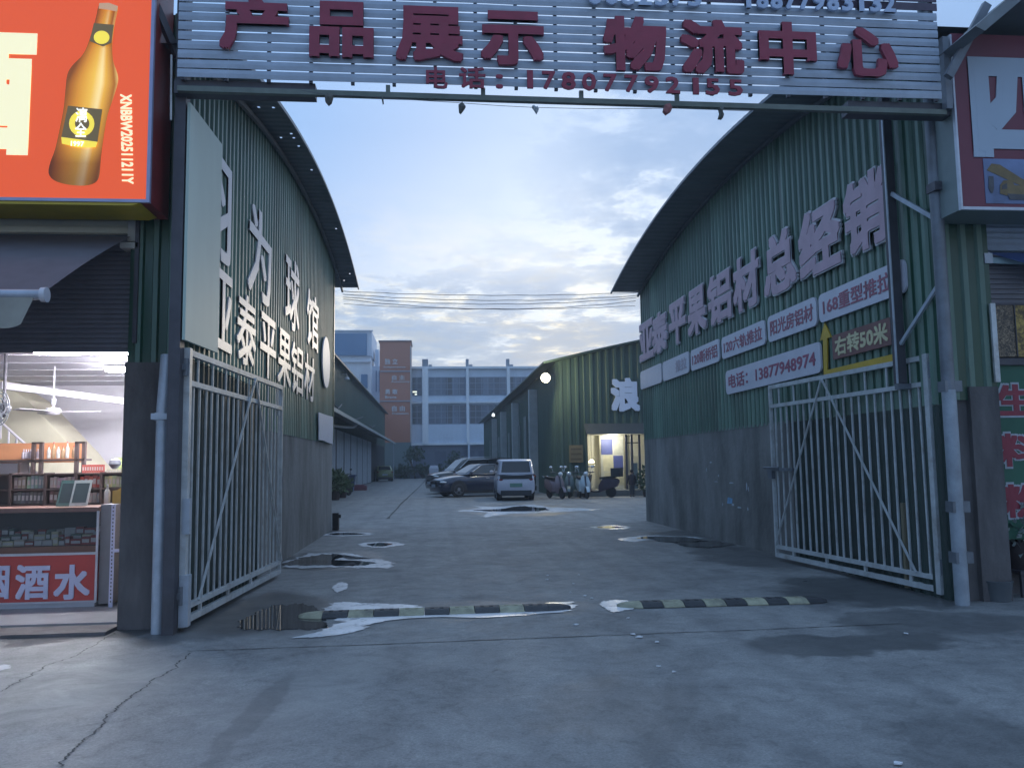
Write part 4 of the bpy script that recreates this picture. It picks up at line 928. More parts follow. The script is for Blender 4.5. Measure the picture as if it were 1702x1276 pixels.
def flat(name, pix, m, par, k, sm=0):
    pts = [pic(x, y, k) for x, y in pix]
    if sm: pts = smooth([tuple(p) for p in pts], sm)
    ar = sum(pts[i].x*pts[(i+1) % len(pts)].z-pts[(i+1) % len(pts)].x*pts[i].z for i in range(len(pts)))
    if ar < 0: pts.reverse()
    mb = MB(); mb.prism(pts, (0, .002, 0)); return mb.build(name, m, par)
def lit(n, c, e): return mat(n, c, .4, 0, .06, 3, emis=c, estr=e)
a = pic(-160, 258); c_ = pic(54, 258); lettering('酒', (a.x, YF-.002, pic(40, 259).z), (c_.x-a.x, 0, 0), (0, 0, pic(40, 48).z-pic(40, 259).z), .004, M_creamlit, t, bold=.05, copies=12)
OUT = [(166, 7), (182, 7), (196, 12), (194, 26), (191, 40), (187, 70), (188, 100), (195, 122), (196, 138), (188, 165), (179, 192), (173, 225), (168, 262), (165, 292), (158, 304), (140, 309), (112, 307), (90, 300), (81, 288), (84, 270), (92, 248), (100, 212), (106, 180), (109, 150), (112, 125), (120, 110), (134, 96), (142, 84), (149, 66), (157, 40), (161, 24)]
cenx = lambda y: 178-(y-10)*.195
def inset(k, e): return [(cenx(y)+(x-cenx(y))*k, y+(e if y < 150 else -e)) for x, y in OUT]
def bottle_print():
    m = bpy.data.materials.new('bottle_print'); m.use_nodes = True; t_ = m.node_tree; b_ = t_.nodes['Principled BSDF']; K = t_.links.new
    g = t_.nodes.new('ShaderNodeNewGeometry'); s_ = t_.nodes.new('ShaderNodeSeparateXYZ'); K(g.outputs['Position'], s_.inputs[0])
    p1 = pic(cenx(20), 20); p2 = pic(cenx(300), 300); sl_ = (p2.x-p1.x)/(p2.z-p1.z)
    def m2(op, x, y):
        n = t_.nodes.new('ShaderNodeMath'); n.operation = op
        for i, q in enumerate((x, y)):
            if isinstance(q, float): n.inputs[i].default_value = q
            else: K(q, n.inputs[i])
        return n.outputs[0]
    ax = m2('ADD', m2('MULTIPLY', m2('SUBTRACT', s_.outputs[2], float(p1.z)), float(sl_)), float(p1.x))
    hw_ = m2('MAXIMUM', m2('MINIMUM', m2('MULTIPLY', m2('SUBTRACT', float(p1.z+.12), s_.outputs[2]), .31), .27), .10)
    u = m2('ADD', m2('MULTIPLY', m2('DIVIDE', m2('SUBTRACT', s_.outputs[0], ax), hw_), .5), .5)
    def rp(f, st):
        n = t_.nodes.new('ShaderNodeValToRGB'); r = n.color_ramp
        while len(r.elements) < len(st): r.elements.new(.5)
        for e, (p, q) in zip(r.elements, st): e.position = p; e.color = (*q, 1)
        K(f, n.inputs[0]); return n.outputs[0]
    h = rp(u, [(.06, (.20, .055, .008)), (.16, (.42, .13, .012)), (.34, (.70, .30, .03)), (.52, (.84, .46, .06)), (.66, (.96, .70, .28)), (.74, (.80, .40, .05)), (.90, (.38, .12, .012)), (.97, (.70, .42, .12))])
    v = rp(m2('DIVIDE', m2('SUBTRACT', s_.outputs[2], float(p2.z)), float(p1.z-p2.z)), [(0, (.32, .26, .3)), (.10, (.42, .34, .35)), (.20, (.85, .8, .8)), (.62, (1, 1, 1)), (.86, (.85, .7, .6)), (1, (.7, .5, .4))])
    mx_ = t_.nodes.new('ShaderNodeMix'); mx_.data_type = 'RGBA'; mx_.blend_type = 'MULTIPLY'; mx_.inputs[0].default_value = 1; K(h, mx_.inputs[6]); K(v, mx_.inputs[7])
    K(mx_.outputs[2], b_.inputs['Base Color']); K(mx_.outputs[2], b_.inputs['Emission Color']); b_.inputs['Emission Strength'].default_value = .68; return m
bo = flat('bottle_picture', OUT, bottle_print(), t, 0, 3)
flat('bottle_cap', [(166, 7), (182, 6.5), (197, 12), (195, 21), (180, 18), (165, 16)], lit('bottle_cap_print', (.50, .30, .18), .6), bo, 4)
M_lab = lit('bottle_label_print', (.13, .095, .04), .55); M_gold = lit('gold_print', (.74, .58, .06), .8); M_wp = lit('white_print', (.85, .84, .78), .8)
flat('bottle_label', [(114, 177), (171, 183), (163, 237), (103, 229)], M_lab, bo, 4)
flat('bottle_label', [(157, 40), (190, 43), (186, 73), (172, 79), (150, 70)], M_lab, bo, 4)
flat('gold_band', [(103, 229), (163, 237), (160, 246), (130, 246), (104, 240)], M_gold, bo, 4)
flat('gold_ring', [(137+21*math.cos(q), 207+21*math.sin(q)) for q in [k*.3142 for k in range(20)]], M_gold, bo, 5)
flat('gold_ring', [(170+10*math.cos(q)*1.3, 64+11*math.sin(q)) for q in [k*.3142 for k in range(20)]], M_gold, bo, 5)
flat('ring_centre', [(138+12*math.cos(q), 207+12*math.sin(q)) for q in [k*.3142 for k in range(20)]], M_lab, bo, 6)
for ch, l, r, tp, bt in (('漓', 127, 147, 181, 205), ('全', 126, 146, 206, 229)):
    a = pic(l, bt, 7); c_ = pic(r, tp, 7); lettering(ch, a, (c_.x-a.x, 0, 0), (0, 0, c_.z-a.z), .003, M_wp, bo, name='calligraphy', bold=.012, copies=4)
a = pic(119, 244, 5); c_ = pic(141, 236, 5); lettering('1997', a, (c_.x-a.x, 0, -.004), (0, 0, c_.z-a.z), .003, M_wp, bo, name='year', bold=.02, copies=4)
a = pic(205, 157, 0); d_ = pic(208, 306, 0); lettering('XNBBW202511211Y', a-Vector((.030, 0, 0)), d_-a, (.112, 0, 0), .003, M_creamlit, t, name='inscription', bold=.03, copies=6)

# ------------------------------------------------------------------ right shop
s2 = thing('shop', 'dark unlit shop front with pillar and rolled shutter right of the gate', 'shop', (7.5, 9.1, 0))
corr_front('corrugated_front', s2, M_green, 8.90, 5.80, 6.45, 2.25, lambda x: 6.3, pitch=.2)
b = MB(); b.box(6.08, 6.43, 8.86, 9.3, 0, 2.40); b.build('pillar', M_darkconc, s2)
b = MB(); b.box(5.80, 6.08, 8.93, 9.0, 0, 2.25); b.build('side_wall', M_darkconc, s2)
b = MB(); b.box(6.46, 10, 9.1, 9.15, 3.38, 4.0)
for k in range(10): b.beam((6.46, 9.094, 3.42+k*.06), (10, 9.094, 3.42+k*.06), .03, .03)
b.build('roller_shutter', M_shutter, s2)
b = MB()
for k in range(5): b.prism([(6.47, 9.02, 4.03+k*.068), (10, 9.02, 4.03+k*.068), (10, 8.98, 4.09+k*.068), (6.47, 8.98, 4.09+k*.068)], (0, .1, .004))
b.build('shutter_housing', M_slat, s2)
b = MB(); b.box(6.40, 6.47, 8.95, 9.1, 4.0, 4.40); b.box(6.30, 6.50, 8.93, 9.05, 3.93, 3.985); b.obox((6.44, 8.93, 3.9), (.05, 0, 0), (0, .05, 0), (0, 0, .06)); b.build('housing_bracket', M_galv, s2)
b = MB(); b.box(6.43, 10, 9.3, 9.36, 0, 3.4); b.build('back_wall', M_darkconc, s2)
b = MB(); b.box(6.385, 6.445, 8.83, 8.858, 2.45, 3.36); b.build('edge_strip', M_gatewhite, s2)
b = MB(); b.prism([(5.62, 7.7, 6.05), (6.3, 7.7, 6.62), (10, 7.7, 6.7), (10, 7.7, 6.58), (6.33, 7.7, 6.50), (5.72, 7.7, 6.0)], (0, 1.6, 0)); b.build('canopy_roof', M_roofunder, s2)
b = MB(); p = atY(1576, 128, 8.1); q = atY(1640, 8, 8.1); b.beam(p, q, .06, .09); b.build('canopy_strut', M_steel_grey, s2)
b = MB(); b.box(6.44, 10, 8.96, 9.0, 2.66, 2.74); b.build('banner_rail', M_steel_dark, s2)
# blue rolled awning
t = thing('awning', 'small blue and white awning rolled up under the right shutter housing', 'awning', (7.5, 9, 3.95))
b = MB(); b.prism([(6.5, 8.97, 3.985), (10, 8.97, 3.985), (10, 8.62, 3.62), (7.15, 8.62, 3.66)], (0, .02, .012)); b.build('canopy', mat('blue_awning_cloth', (.05, .09, .24), .7, 0, .15, 4), t)
b = MB(); b.prism([(6.50, 8.955, 3.93), (6.78, 8.955, 3.93), (7.1, 8.955, 3.84), (6.53, 8.955, 3.86)], (0, .01, 0)); b.build('canopy_edge', mat('pale_blue_cloth', (.30, .42, .46), .7), t)
# sign box
t = thing('light_box', 'unlit dark red sign box with pale character and crane picture on the right', 'sign', (7, 8.5, 4.3))
M_maroon = mat('maroon_face', (.155, .026, .048), .4, 0, .06, 2)
xa = 5.755
b = MB(); b.box(xa, 9.5, YF+.1, YF+.12, 4.32, 6.30); b.build('face', M_maroon, t)
b = MB(); b.box(xa-.02, 9.5, YF+.122, 8.84, 4.29, 6.28); b.build('case', mat('grey_case', (.17, .21, .21), .5, .1, .1, 4), t)
b = MB(); b.box(xa-.022, xa-.001, YF+.085, YF+.13, 4.285, 6.28); b.box(xa, 9.5, YF+.085, YF+.119, 4.285, 4.318); b.build('trim', mat('pale_trim', (.5, .52, .58), .4, .2), t)
M_pblue = mat('pale_blue_vinyl', (.36, .43, .52), .4, 0, .04, 2)
lettering('四', (5.925, 8.298, 4.88), (1.22, 0, 0), (0, 0, 1.15), .012, M_pblue, t, bold=.05, copies=12)
b = MB(); b.box(6.03, 7.4, 8.293, 8.299, 4.36, 4.865); pc = b.build('crane_picture', mat('picture_sky', (.14, .19, .34), .4, 0, .35, 2.5), t)
P8 = lambda x, y, k: Vector((atY(x, y, 8.29).x, 8.291-.002*k, atY(x, y, 8.29).z))
def flat8(name, pix, m, k):
    pts = [P8(x, y, k) for x, y in pix]
    ar = sum(pts[i].x*pts[(i+1) % len(pts)].z-pts[(i+1) % len(pts)].x*pts[i].z for i in range(len(pts)))
    if ar < 0: pts.reverse()
    MB().prism(pts, (0, .0015, 0)).build(name, m, pc)
M_cy = mat('crane_yellow_print', (.17, .115, .045), .4, 0, .25, 12); M_cd = mat('crane_dark_print', (.06, .06, .07), .4, 0, .3, 12)
flat8('crane_boom', [(1640, 283), (1648, 272), (1662, 274), (1700, 298), (1740, 312), (1740, 325), (1690, 306), (1660, 292)], M_cy, 1)
flat8('crane_hook', [(1643, 293), (1651, 293), (1652, 312), (1650, 321), (1647, 321), (1643, 313)], M_cd, 2)
flat8('crane_truck', [(1662, 308), (1668, 300), (1682, 300), (1686, 308), (1740, 312), (1740, 328), (1672, 325), (1662, 322)], M_cy, 2)
flat8('crane_wheel', [(1674, 322), (1740, 326), (1740, 333), (1678, 332)], M_cd, 3)
flat8('crane_cab', [(1665, 309), (1673, 304), (1674, 314), (1665, 315)], M_cd, 3)
# food poster
def voro(name, cols, scale):
    m = bpy.data.materials.new(name); m.use_nodes = True; t_ = m.node_tree; b_ = t_.nodes['Principled BSDF']
    g = t_.nodes.new('ShaderNodeNewGeometry'); v = t_.nodes.new('ShaderNodeTexVoronoi'); v.inputs['Scale'].default_value = scale
    n = t_.nodes.new('ShaderNodeTexNoise'); n.inputs['Scale'].default_value = scale*.8; n.inputs['Detail'].default_value = 6
    mx_ = t_.nodes.new('ShaderNodeMix'); mx_.data_type = 'RGBA'; mx_.inputs[0].default_value = .25
    t_.links.new(g.outputs['Position'], n.inputs['Vector']); t_.links.new(g.outputs['Position'], mx_.inputs[6]); t_.links.new(n.outputs['Color'], mx_.inputs[7]); t_.links.new(mx_.outputs[2], v.inputs['Vector'])
    r = t_.nodes.new('ShaderNodeValToRGB')
    while len(r.color_ramp.elements) < len(cols): r.color_ramp.elements.new(.5)
    for i, (e, c_) in enumerate(zip(r.color_ramp.elements, cols)): e.position = i/(len(cols)-1)*.8; e.color = (*c_, 1)
    t_.links.new(v.outputs['Distance'], r.inputs[0]); t_.links.new(r.outputs[0], b_.inputs['Base Color']); b_.inputs['Roughness'].default_value = .5; return m
t = thing('food_poster', 'poster of brown dried roots and yellow slices above the green banner', 'poster', (7, 9.05, 2.76))
b = MB(); b.box(6.485, 6.79, 9.0, 9.02, 2.76, 3.37); b.build('root_picture', voro('root_print', [(.42, .33, .22), (.26, .19, .12), (.12, .085, .06), (.05, .04, .03)], 26), t)
b = MB(); b.box(6.80, 8.5, 9.0, 9.02, 2.76, 3.37); b.build('slice_picture', voro('slice_print', [(.50, .36, .10), (.42, .28, .06), (.22, .14, .04), (.08, .05, .02)], 16), t)
b = MB(); b.box(6.455, 8.5, 8.985, 8.998, 3.372, 3.395); b.box(6.455, 6.484, 8.985, 8.998, 2.74, 3.372); b.box(6.789, 6.801, 8.985, 8.998, 2.76, 3.372); b.build('poster_frame', M_steel_dark, t)
# green banner
t = thing('banner', 'green banner with red white edged characters 生料粉 standing beside the right pillar', 'banner', (7, 9.05, .66))
b = MB(); b.box(6.47, 8.4, 9.0, 9.02, .66, 2.655); b.build('cloth', mat('green_banner_cloth', (.024, .105, .065), .6, 0, .15, 2), t)
for ch, tp, bt, l, r in (('生', 635, 694, 1655, 1722), ('料', 716, 779, 1659, 1728), ('粉', 800, 864, 1665, 1734)):
    a = atY(l, bt, 8.99); c_ = atY(r, tp, 8.99)
    e = lettering(ch, (a.x, 8.999, a.z), (c_.x-a.x, 0, 0), (0, 0, c_.z-a.z), .006, mat('banner_edge', (.36, .38, .42), .5), t, bold=.06, copies=12)
    lettering(ch, (a.x+.012, 8.992, a.z+.012), (c_.x-a.x-.024, 0, 0), (0, 0, c_.z-a.z-.024), .004, mat('banner_red', (.24, .025, .045), .5), e, name='character_face', bold=.035, copies=8, pad=.03)
# potted plant and stool
def leaf_cloud(mb, c, rad, n, size, rnd, up=.3):
    for _ in range(n):
        while True:
            q = Vector((rnd.uniform(-1, 1), rnd.uniform(-1, 1), rnd.uniform(-1, 1)))
            if .12 < q.length < 1: break
        p = Vector(c)+Vector((q.x*rad[0], q.y*rad[1], q.z*rad[2])); d = (q+Vector((rnd.uniform(-.7, .7), rnd.uniform(-.7, .7), rnd.uniform(-.5, .6)+up))).normalized()
        s = d.cross(Vector((rnd.uniform(-1, 1), rnd.uniform(-1, 1), rnd.uniform(-1, 1)))).normalized(); l = size*rnd.uniform(.6, 1.4); w = l*.3; nrm = s.cross(d)
        mb.add([p, p+d*l*.4+s*w, p+d*l-nrm*l*.15, p+d*l*.4-s*w], [(0, 1, 2, 3)])
M_leaf = mat('dark_leaf', (.035, .075, .035), .5, 0, .4, 7); M_leafl = mat('pale_leaf', (.11, .16, .08), .5, 0, .4, 9); M_leafg = mat('grey_leaf', (.24, .28, .27), .5, 0, .4, 14)
M_terra = mat('dark_pot', (.05, .035, .035), .6, 0, .2, 6); M_stem = mat('brown_stem', (.07, .05, .035), .8)
def potted(label, c, rad, ph, n, ls, lm, seed, hgt, group=None):
    r_ = random.Random(seed); t_ = thing('potted_plant', label, 'plant', c, group); c = Vector(c)
    pr = rad[0]*.55
    MB().lathe([(pr*.7, 0), (pr*.75, .01), (pr, ph*.9), (pr*1.08, ph*.9), (pr*1.08, ph), (pr*.9, ph), (pr*.85, ph*.88)], c, seg=16).build('pot', M_terra, t_, True)
    m_ = MB(); leaf_cloud(m_, c+Vector((0, 0, hgt)), rad, n, ls, r_); m_.build('foliage', lm, t_)
    m_ = MB()
    for k in range(7): a_ = r_.uniform(0, 6.28); m_.tube([c+Vector((0, 0, ph*.85)), c+Vector((rad[0]*.3*math.cos(a_), rad[1]*.3*math.sin(a_), (ph+hgt)/2)), c+Vector((rad[0]*.7*math.cos(a_), rad[1]*.7*math.sin(a_), hgt+r_.uniform(-.3, .5)*rad[2]))], [.012, .009, .004], 5)
    m_.build('stem', M_stem, t_)
p = atZ(1690, 985); potted('leafy plant in a dark pot in front of the green banner', (p.x-.02, p.y-.15, .30), (.34, .30, .30), .32, 420, .10, M_leafg, 4, .48)
t = thing('stool', 'low dark stool carrying the potted plant by the right pillar', 'stool', (p.x+.05, p.y-.15, 0)); c = Vector((p.x+.05, p.y-.15, 0))
b = MB(); b.box(c.x-.24, c.x+.24, c.y-.2, c.y+.2, .26, .30); b.build('seat', M_steel_dark, t)
for sx in (-1, 1):
    for sy in (-1, 1): MB().box(c.x+sx*.20-.02, c.x+sx*.20+.02, c.y+sy*.16-.02, c.y+sy*.16+.02, 0, .258).build('leg', M_steel_dark, t)
p2 = atZ(1672, 1000); t = tag(MB().lathe([(.10, 0), (.13, .005), (.155, .2), (.165, .22), (.15, .225), (.13, .02)], (p2.x-.02, p2.y+.1, .0), seg=20).build('basin', mat('grey_bucket', (.10, .11, .12), .4), smooth=True), 'grey plastic bucket on the ground at the foot of the right pillar', 'bucket')
# ------------------------------------------------------------------ far left warehouse with lean-to
XF = -6.2
w2 = thing('warehouse', 'long low green warehouse with a lean-to roof farther back on the left', 'warehouse', (XF, 65, 0))
corrugated('corrugated_wall', w2, M_greenfar, XF, 27, 106, 0, lambda y: 8.15, 1, pitch=.45, dep=.05)
b = MB(); b.prism([(XF-.05, 27, 8.1), (XF+.45, 27, 8.12), (XF+.45, 107, 8.12), (XF-.05, 107, 8.1), (-16, 107, 9.6), (-16, 27, 9.6)], (0, 0, .07)) if False else b.add([(XF+.45, 26.5, 8.10), (XF+.45, 107, 8.10), (-16, 107, 10.2), (-16, 26.5, 10.2), (XF+.45, 26.5, 8.20), (XF+.45, 107, 8.20), (-16, 107, 10.3), (-16, 26.5, 10.3)], [(0, 3, 2, 1), (4, 5, 6, 7), (0, 1, 5, 4), (1, 2, 6, 5), (3, 0, 4, 7)])
b.build('roof', mat('green_roof_edge', (.045, .075, .06), .5, 0, .2, 2), w2)
b = MB(); b.add([(-4.2, 28, 4.0), (-4.2, 92, 4.0), (XF+.02, 92, 4.75), (XF+.02, 28, 4.75)], [(0, 1, 2, 3)]); b.add([(-4.2, 28, 3.96), (-4.2, 92, 3.96), (XF+.02, 92, 4.71), (XF+.02, 28, 4.71)], [(3, 2, 1, 0)]); b.build('lean_to_roof', mat('lean_to_sheet', (.09, .11, .11), .5, 0, .2, 2), w2)
b = MB(); b.box(-4.225, -4.19, 28, 92, 3.93, 4.10)
for k in range(106): b.box(-4.245, -4.222, 28+k*.6, 28.36+k*.6, 3.94, 4.09)
b.build('eave_trim', mat('pale_rib', (.36, .38, .36), .5, 0, .15, 3), w2)
b = MB(); b.tube([(-5.6, 38, 3.55), (-4.8, 46.5, 3.75), (-4.5, 47.5, 3.8), (-4.3, 47.8, 3.98)], .07, 8); b.build('gutter_pipe', M_galv, w2)
for y in (44, 60, 75, 91): MB().tube([(-4.35, y, 0), (-4.35, y, 3.97)], .05, 8).build('lean_to_post', M_galv, w2) if y > 80 else None
b = MB(); b.box(XF+.03, XF+.08, 82, 104, 0, 3.9); b.build('dark_doorway', mat('doorway_dark', (.03, .032, .035), .7), w2)
b = MB(); b.box(XF+.06, XF+.13, 46.0, 46.5, 2.3, 4.4); b.build('rust_panel', mat('rust_panel', (.13, .06, .05), .7), w2)
t = thing('folding_fence', 'row of tall white sheet panels under the lean-to roof', 'fence', (XF+.25, 67, 0))
M_panel = mat('white_sheet_panel', (.48, .50, .53), .5, 0, .06, 1, dirt=.2, dcol=(.35, .36, .38))
ys = [47, 52, 56.5, 61, 66, 71, 76, 81]
for a_, c_ in zip(ys, ys[1:]):
    mb = MB(); mb.box(XF+.20, XF+.22, a_+.20, c_-.45, .06, 3.86)
    for k in (1, 2): y = a_+(c_-a_)*k/3; mb.box(XF+.22, XF+.228, y-.05, y+.05, .06, 3.86)
    mb.build('panel', M_panel, t)
b = MB(); b.box(XF+.15, XF+.19, 46.8, 81.2, 0, 3.9); b.build('back_frame', M_steel_dark, t)
t = thing('wall_lamp', 'small white lamp on the green wall of the far left warehouse', 'lamp', (XF+.1, 56, 7.6))
c = Vector((XF+.42, 56, 7.45)); MB().lathe([(.02, .1), (.12, .08), (.2, -.06), (.17, -.07)], c, seg=14).build('shade', M_white, t, True); MB().tube([(XF, 56, 7.75), (XF+.42, 56, 7.75), c+Vector((0, 0, .1))], .03, 6).build('arm', M_galv, t)
# cables swagged on that wall
for k, (pa, pb_) in enumerate([((556, 672), (568, 672)), ((575, 690), (603, 693)), ((612, 706), (624, 706))]):
    p = atX(*pa, XF+.1); q = atX(*pb_, XF+.1); m_ = (p+q)/2-Vector((0, 0, .25)); mb = MB(); mb.tube([p, m_, q], .035, 5)
    tag(mb.build('cable', M_wire), ['short swagged cable nearest on the far left green wall', 'longest swagged cable on the far left green wall', 'farthest swagged cable on the far left green wall'][k], 'cable')
# bin, mat, planters
c = atZ(573, 806); b = MB(); c = Vector((-5.35, 52.5, 0))
b.loft([[c+Vector((sx*.36, sy*.30, .03)) for sx, sy in ((-1, -1), (1, -1), (1, 1), (-1, 1))], [c+Vector((sx*.48, sy*.38, .98)) for sx, sy in ((-1, -1), (1, -1), (1, 1), (-1, 1))]]); b.box(c.x-.52, c.x+.52, c.y-.42, c.y+.42, .98, 1.06)
tag(b.build('waste_bin', mat('blue_bin', (.06, .08, .17), .5, 0, .1, 5)), 'blue waste bin in front of the white panels', 'bin')
c = Vector((-5.0, 56, 0)); b = MB(); b.box(c.x-.62, c.x+.55, c.y-.5, c.y+.5, 0, .30); b.box(c.x-.5, c.x+.4, c.y-.4, c.y+.4, .302, .36)
tag(b.build('crate', mat('dull_red_crate', (.20, .06, .08), .6, 0, .15, 5)), 'low dull red crate on the ground beside the blue bin', 'crate')
potted('leafy potted plant at the far corner of the left wall', (-4.75, 40.6, 0), (.55, .5, .6), .42, 520, .19, M_leafl, 8, .85)
potted('second leafy potted plant, farther and lower than the corner one', (-4.72, 43.2, 0), (.6, .5, .42), .38, 420, .18, M_leafl, 9, .70)
# black kerb box at the left corner
b = MB(); b.box(XL+.02, XL+.17, 21.5, 21.75, .0, .42); b.box(XL+.17, XL+.23, 21.52, 21.58, .30, .38); tag(b.build('corner_guard', M_black), 'small black guard standing at the foot of the left wall corner', 'guard')

# ------------------------------------------------------------------ far buildings
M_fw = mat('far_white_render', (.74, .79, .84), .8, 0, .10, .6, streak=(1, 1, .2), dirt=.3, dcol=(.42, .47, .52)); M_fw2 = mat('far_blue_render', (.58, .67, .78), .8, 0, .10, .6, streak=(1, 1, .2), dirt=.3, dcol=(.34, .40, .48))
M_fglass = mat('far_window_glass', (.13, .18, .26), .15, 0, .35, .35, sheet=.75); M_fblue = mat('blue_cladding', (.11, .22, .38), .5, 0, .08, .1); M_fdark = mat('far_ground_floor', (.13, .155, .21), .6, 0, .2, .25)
M_for = mat('far_orange_render', (.45, .19, .12), .8, 0, .08, .12); M_fgr = mat('far_green_grey', (.15, .20, .21), .7, 0, .12, .2); M_fframe = mat('far_window_frame', (.20, .26, .35), .5)
YB2 = 110.0
fx = lambda px: atY(px, 680, YB2).x
fz = lambda py, px=780: atY(px, py, YB2).z
bd2 = thing('office_building', 'long pale three storey building closing the end of the yard', 'building', (8, YB2, 0))
X0, X1 = fx(684), 34
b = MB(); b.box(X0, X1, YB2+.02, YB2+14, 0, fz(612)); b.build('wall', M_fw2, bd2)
b = MB(); b.box(X0, X1, YB2-.02, YB2+.018, 0, fz(737)); b.build('ground_floor', M_fdark, bd2)
for za, zb2, nm in ((fz(613), fz(609.5), 'cornice'), (fz(667), fz(658), 'spandrel'), (fz(737.5), fz(705), 'spandrel'), (fz(670), fz(667.5), 'ledge'), (fz(739), fz(735.5), 'ledge')):
    b = MB(); pr = .5 if nm != 'spandrel' else .25; b.box(X0-.02, X1, YB2-pr, YB2+.01 if nm == 'spandrel' else YB2+.2, za, zb2); b.build(nm, M_fw if nm != 'spandrel' else M_fw2, bd2)
pil = [(702, 712), (775, 779.5), (842.5, 847.5)]
for l, r in pil:
    b = MB(); b.box(fx(l), fx(r), YB2-.62, YB2+.0, fz(737), fz(610)); b.build('pilaster', M_fw, bd2)
    b = MB(); b.box(fx(l), fx(r), YB2-.3, YB2+.6, fz(609.4), fz(597)); b.box(fx(r)+.05, fx(r)+.5, YB2-.2, YB2+.2, fz(609.4), fz(606)); b.build('roof_post', mat('roof_post_grey', (.26, .30, .36), .8), bd2)
for px in (684, 778.5, 850): b = MB(); b.box(fx(px)-.12, fx(px)+.12, YB2-.6, YB2-.03, 0, fz(739)); b.build('ground_column', M_fw2, bd2)
def far_window(l, r, tp, bt, lit_=False):
    xa_, xb2 = fx(l), fx(r); za, zb2 = fz(bt), fz(tp); w_ = MB(); w_.box(xa_, xb2, YB2-.06, YB2-.01, za, zb2); o = w_.build('window', M_fglass, bd2)
    f_ = MB(); n_ = max(2, int((xb2-xa_)/.75))
    for k in range(n_+1): x = xa_+(xb2-xa_)*k/n_; f_.box(x-.04, x+.04, YB2-.10, YB2-.062, za, zb2)
    for k in range(4): z = za+(zb2-za)*k/3; f_.box(xa_, xb2, YB2-.105, YB2-.066, z-.04, z+.04)
    f_.build('frame', M_fframe, o)
    if lit_:
        b_ = MB(); b_.box(fx(686), fx(693), YB2-.12, YB2-.11, fz(652), fz(649.5)); b_.box(fx(689.5), fx(693), YB2-.12, YB2-.11, fz(656), fz(653.5)); b_.build('lit_pane', mat('lit_room', (.8, .8, .7), .5, emis=(.9, .95, .75), estr=.9), o)
    return o
for l, r in ((685.5, 701), (713, 774), (780.5, 841.5), (848.5, 905), (907, 960)):
    far_window(l, r, 627, 656.5, l < 690); far_window(l, r, 673, 704)
b = MB(); r_ = random.Random(2)
for k in range(5):
    x = fx(722+k*24); b.box(x, x+1.5, YB2-.05, YB2-.022, .2, 3.4)
b.build('shop_door', mat('far_door', (.09, .11, .16), .4, 0, .3, .5), bd2)
# orange tower
tw = thing('stair_tower', 'brown orange tower with pale slogans at the left end of the far building', 'tower', (-5, 108, 0)); YT = 108.0
tx = lambda px: atY(px, 650, YT).x
tz = lambda py: atY(656, py, YT).z
b = MB(); b.box(tx(631), tx(683), YT, YT+5, tz(735), tz(567.5)); b.build('wall', M_for, tw)
b = MB(); b.box(tx(629), tx(684.5), YT-.15, YT+5.2, tz(567.4), tz(565.8)); b.build('parapet', mat('tower_cap', (.16, .13, .15), .7), tw)
b = MB(); b.box(tx(631), tx(683), YT+.02, YT+5, 0, tz(735.2)); b.build('lower_wall', M_fgr, tw)
b = MB(); b.box(tx(682), tx(684), YT-.1, YT+.3, tz(735), tz(575)); b.build('edge_trim', mat('tower_trim', (.48, .46, .46), .7), tw)
for py in (617, 666.5): b = MB(); b.box(tx(631), tx(681.8), YT-.12, YT-.005, tz(py+1), tz(py-1)); b.build('ledge', mat('tower_ledge', (.34, .32, .36), .7), tw)
M_slog = mat('slogan_white', (.60, .58, .60), .5, 0, .04, 3)
for s_, l, r, tp, bt in (('独 立', 639.5, 661, 596, 605.5), ('Independence', 638, 674, 608.5, 612), ('自 主', 651.5, 673, 623.5, 631.5), ('Autonomy', 650, 681, 632.5, 636.5), ('勇 敢', 640, 661, 646.5, 655), ('Brave', 640, 659, 657.5, 662), ('自 由', 651.5, 673, 674, 683.5), ('Freedom', 652, 679, 685, 689)):
    a = atY(l, bt, YT); c_ = atY(r, tp, YT); lettering(s_, (a.x, YT-.02, a.z), (c_.x-a.x, 0, 0), (0, 0, c_.z-a.z), .05, M_slog, tw, name='slogan', bold=.02, copies=4)
# left far block
lb = thing('apartment_block', 'pale blue block with large blue cladding panel behind the far left warehouse', 'building', (-12, 116, 0)); YL = 116.0
lx = lambda px: atY(px, 620, YL).x
lz = lambda py: atY(600, py, YL).z
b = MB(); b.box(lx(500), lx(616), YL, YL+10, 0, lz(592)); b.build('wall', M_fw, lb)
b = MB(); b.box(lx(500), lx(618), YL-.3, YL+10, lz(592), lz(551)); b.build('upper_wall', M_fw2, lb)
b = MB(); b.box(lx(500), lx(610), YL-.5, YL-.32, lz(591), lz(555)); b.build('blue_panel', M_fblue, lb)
b = MB(); b.box(lx(500), lx(620), YL-.6, YL+.1, lz(551), lz(549.5)); b.box(lx(500), lx(617), YL-.35, YL+.02, lz(602), lz(600)); b.build('cornice', M_fw, lb)
b = MB(); b.box(lx(616), lx(633), YL+3, YL+12, 0, lz(604)); b.box(lx(621), lx(627), YL+3, YL+6, lz(604), lz(576)); b.build('side_wing', M_fw2, lb)
for l, r, tp, bt in ((600, 611, 622, 645), (570, 582, 622, 645), (540, 552, 622, 645)):
    MB().box(lx(l), lx(r), YL-.08, YL-.02, lz(bt), lz(tp)).build('window', M_fblue, lb)
for l, r in ((622, 624), (627.5, 629.5)): MB().box(lx(l), lx(r), YL+2.9, YL+2.97, lz(648), lz(612)).build('window', M_fblue, lb)

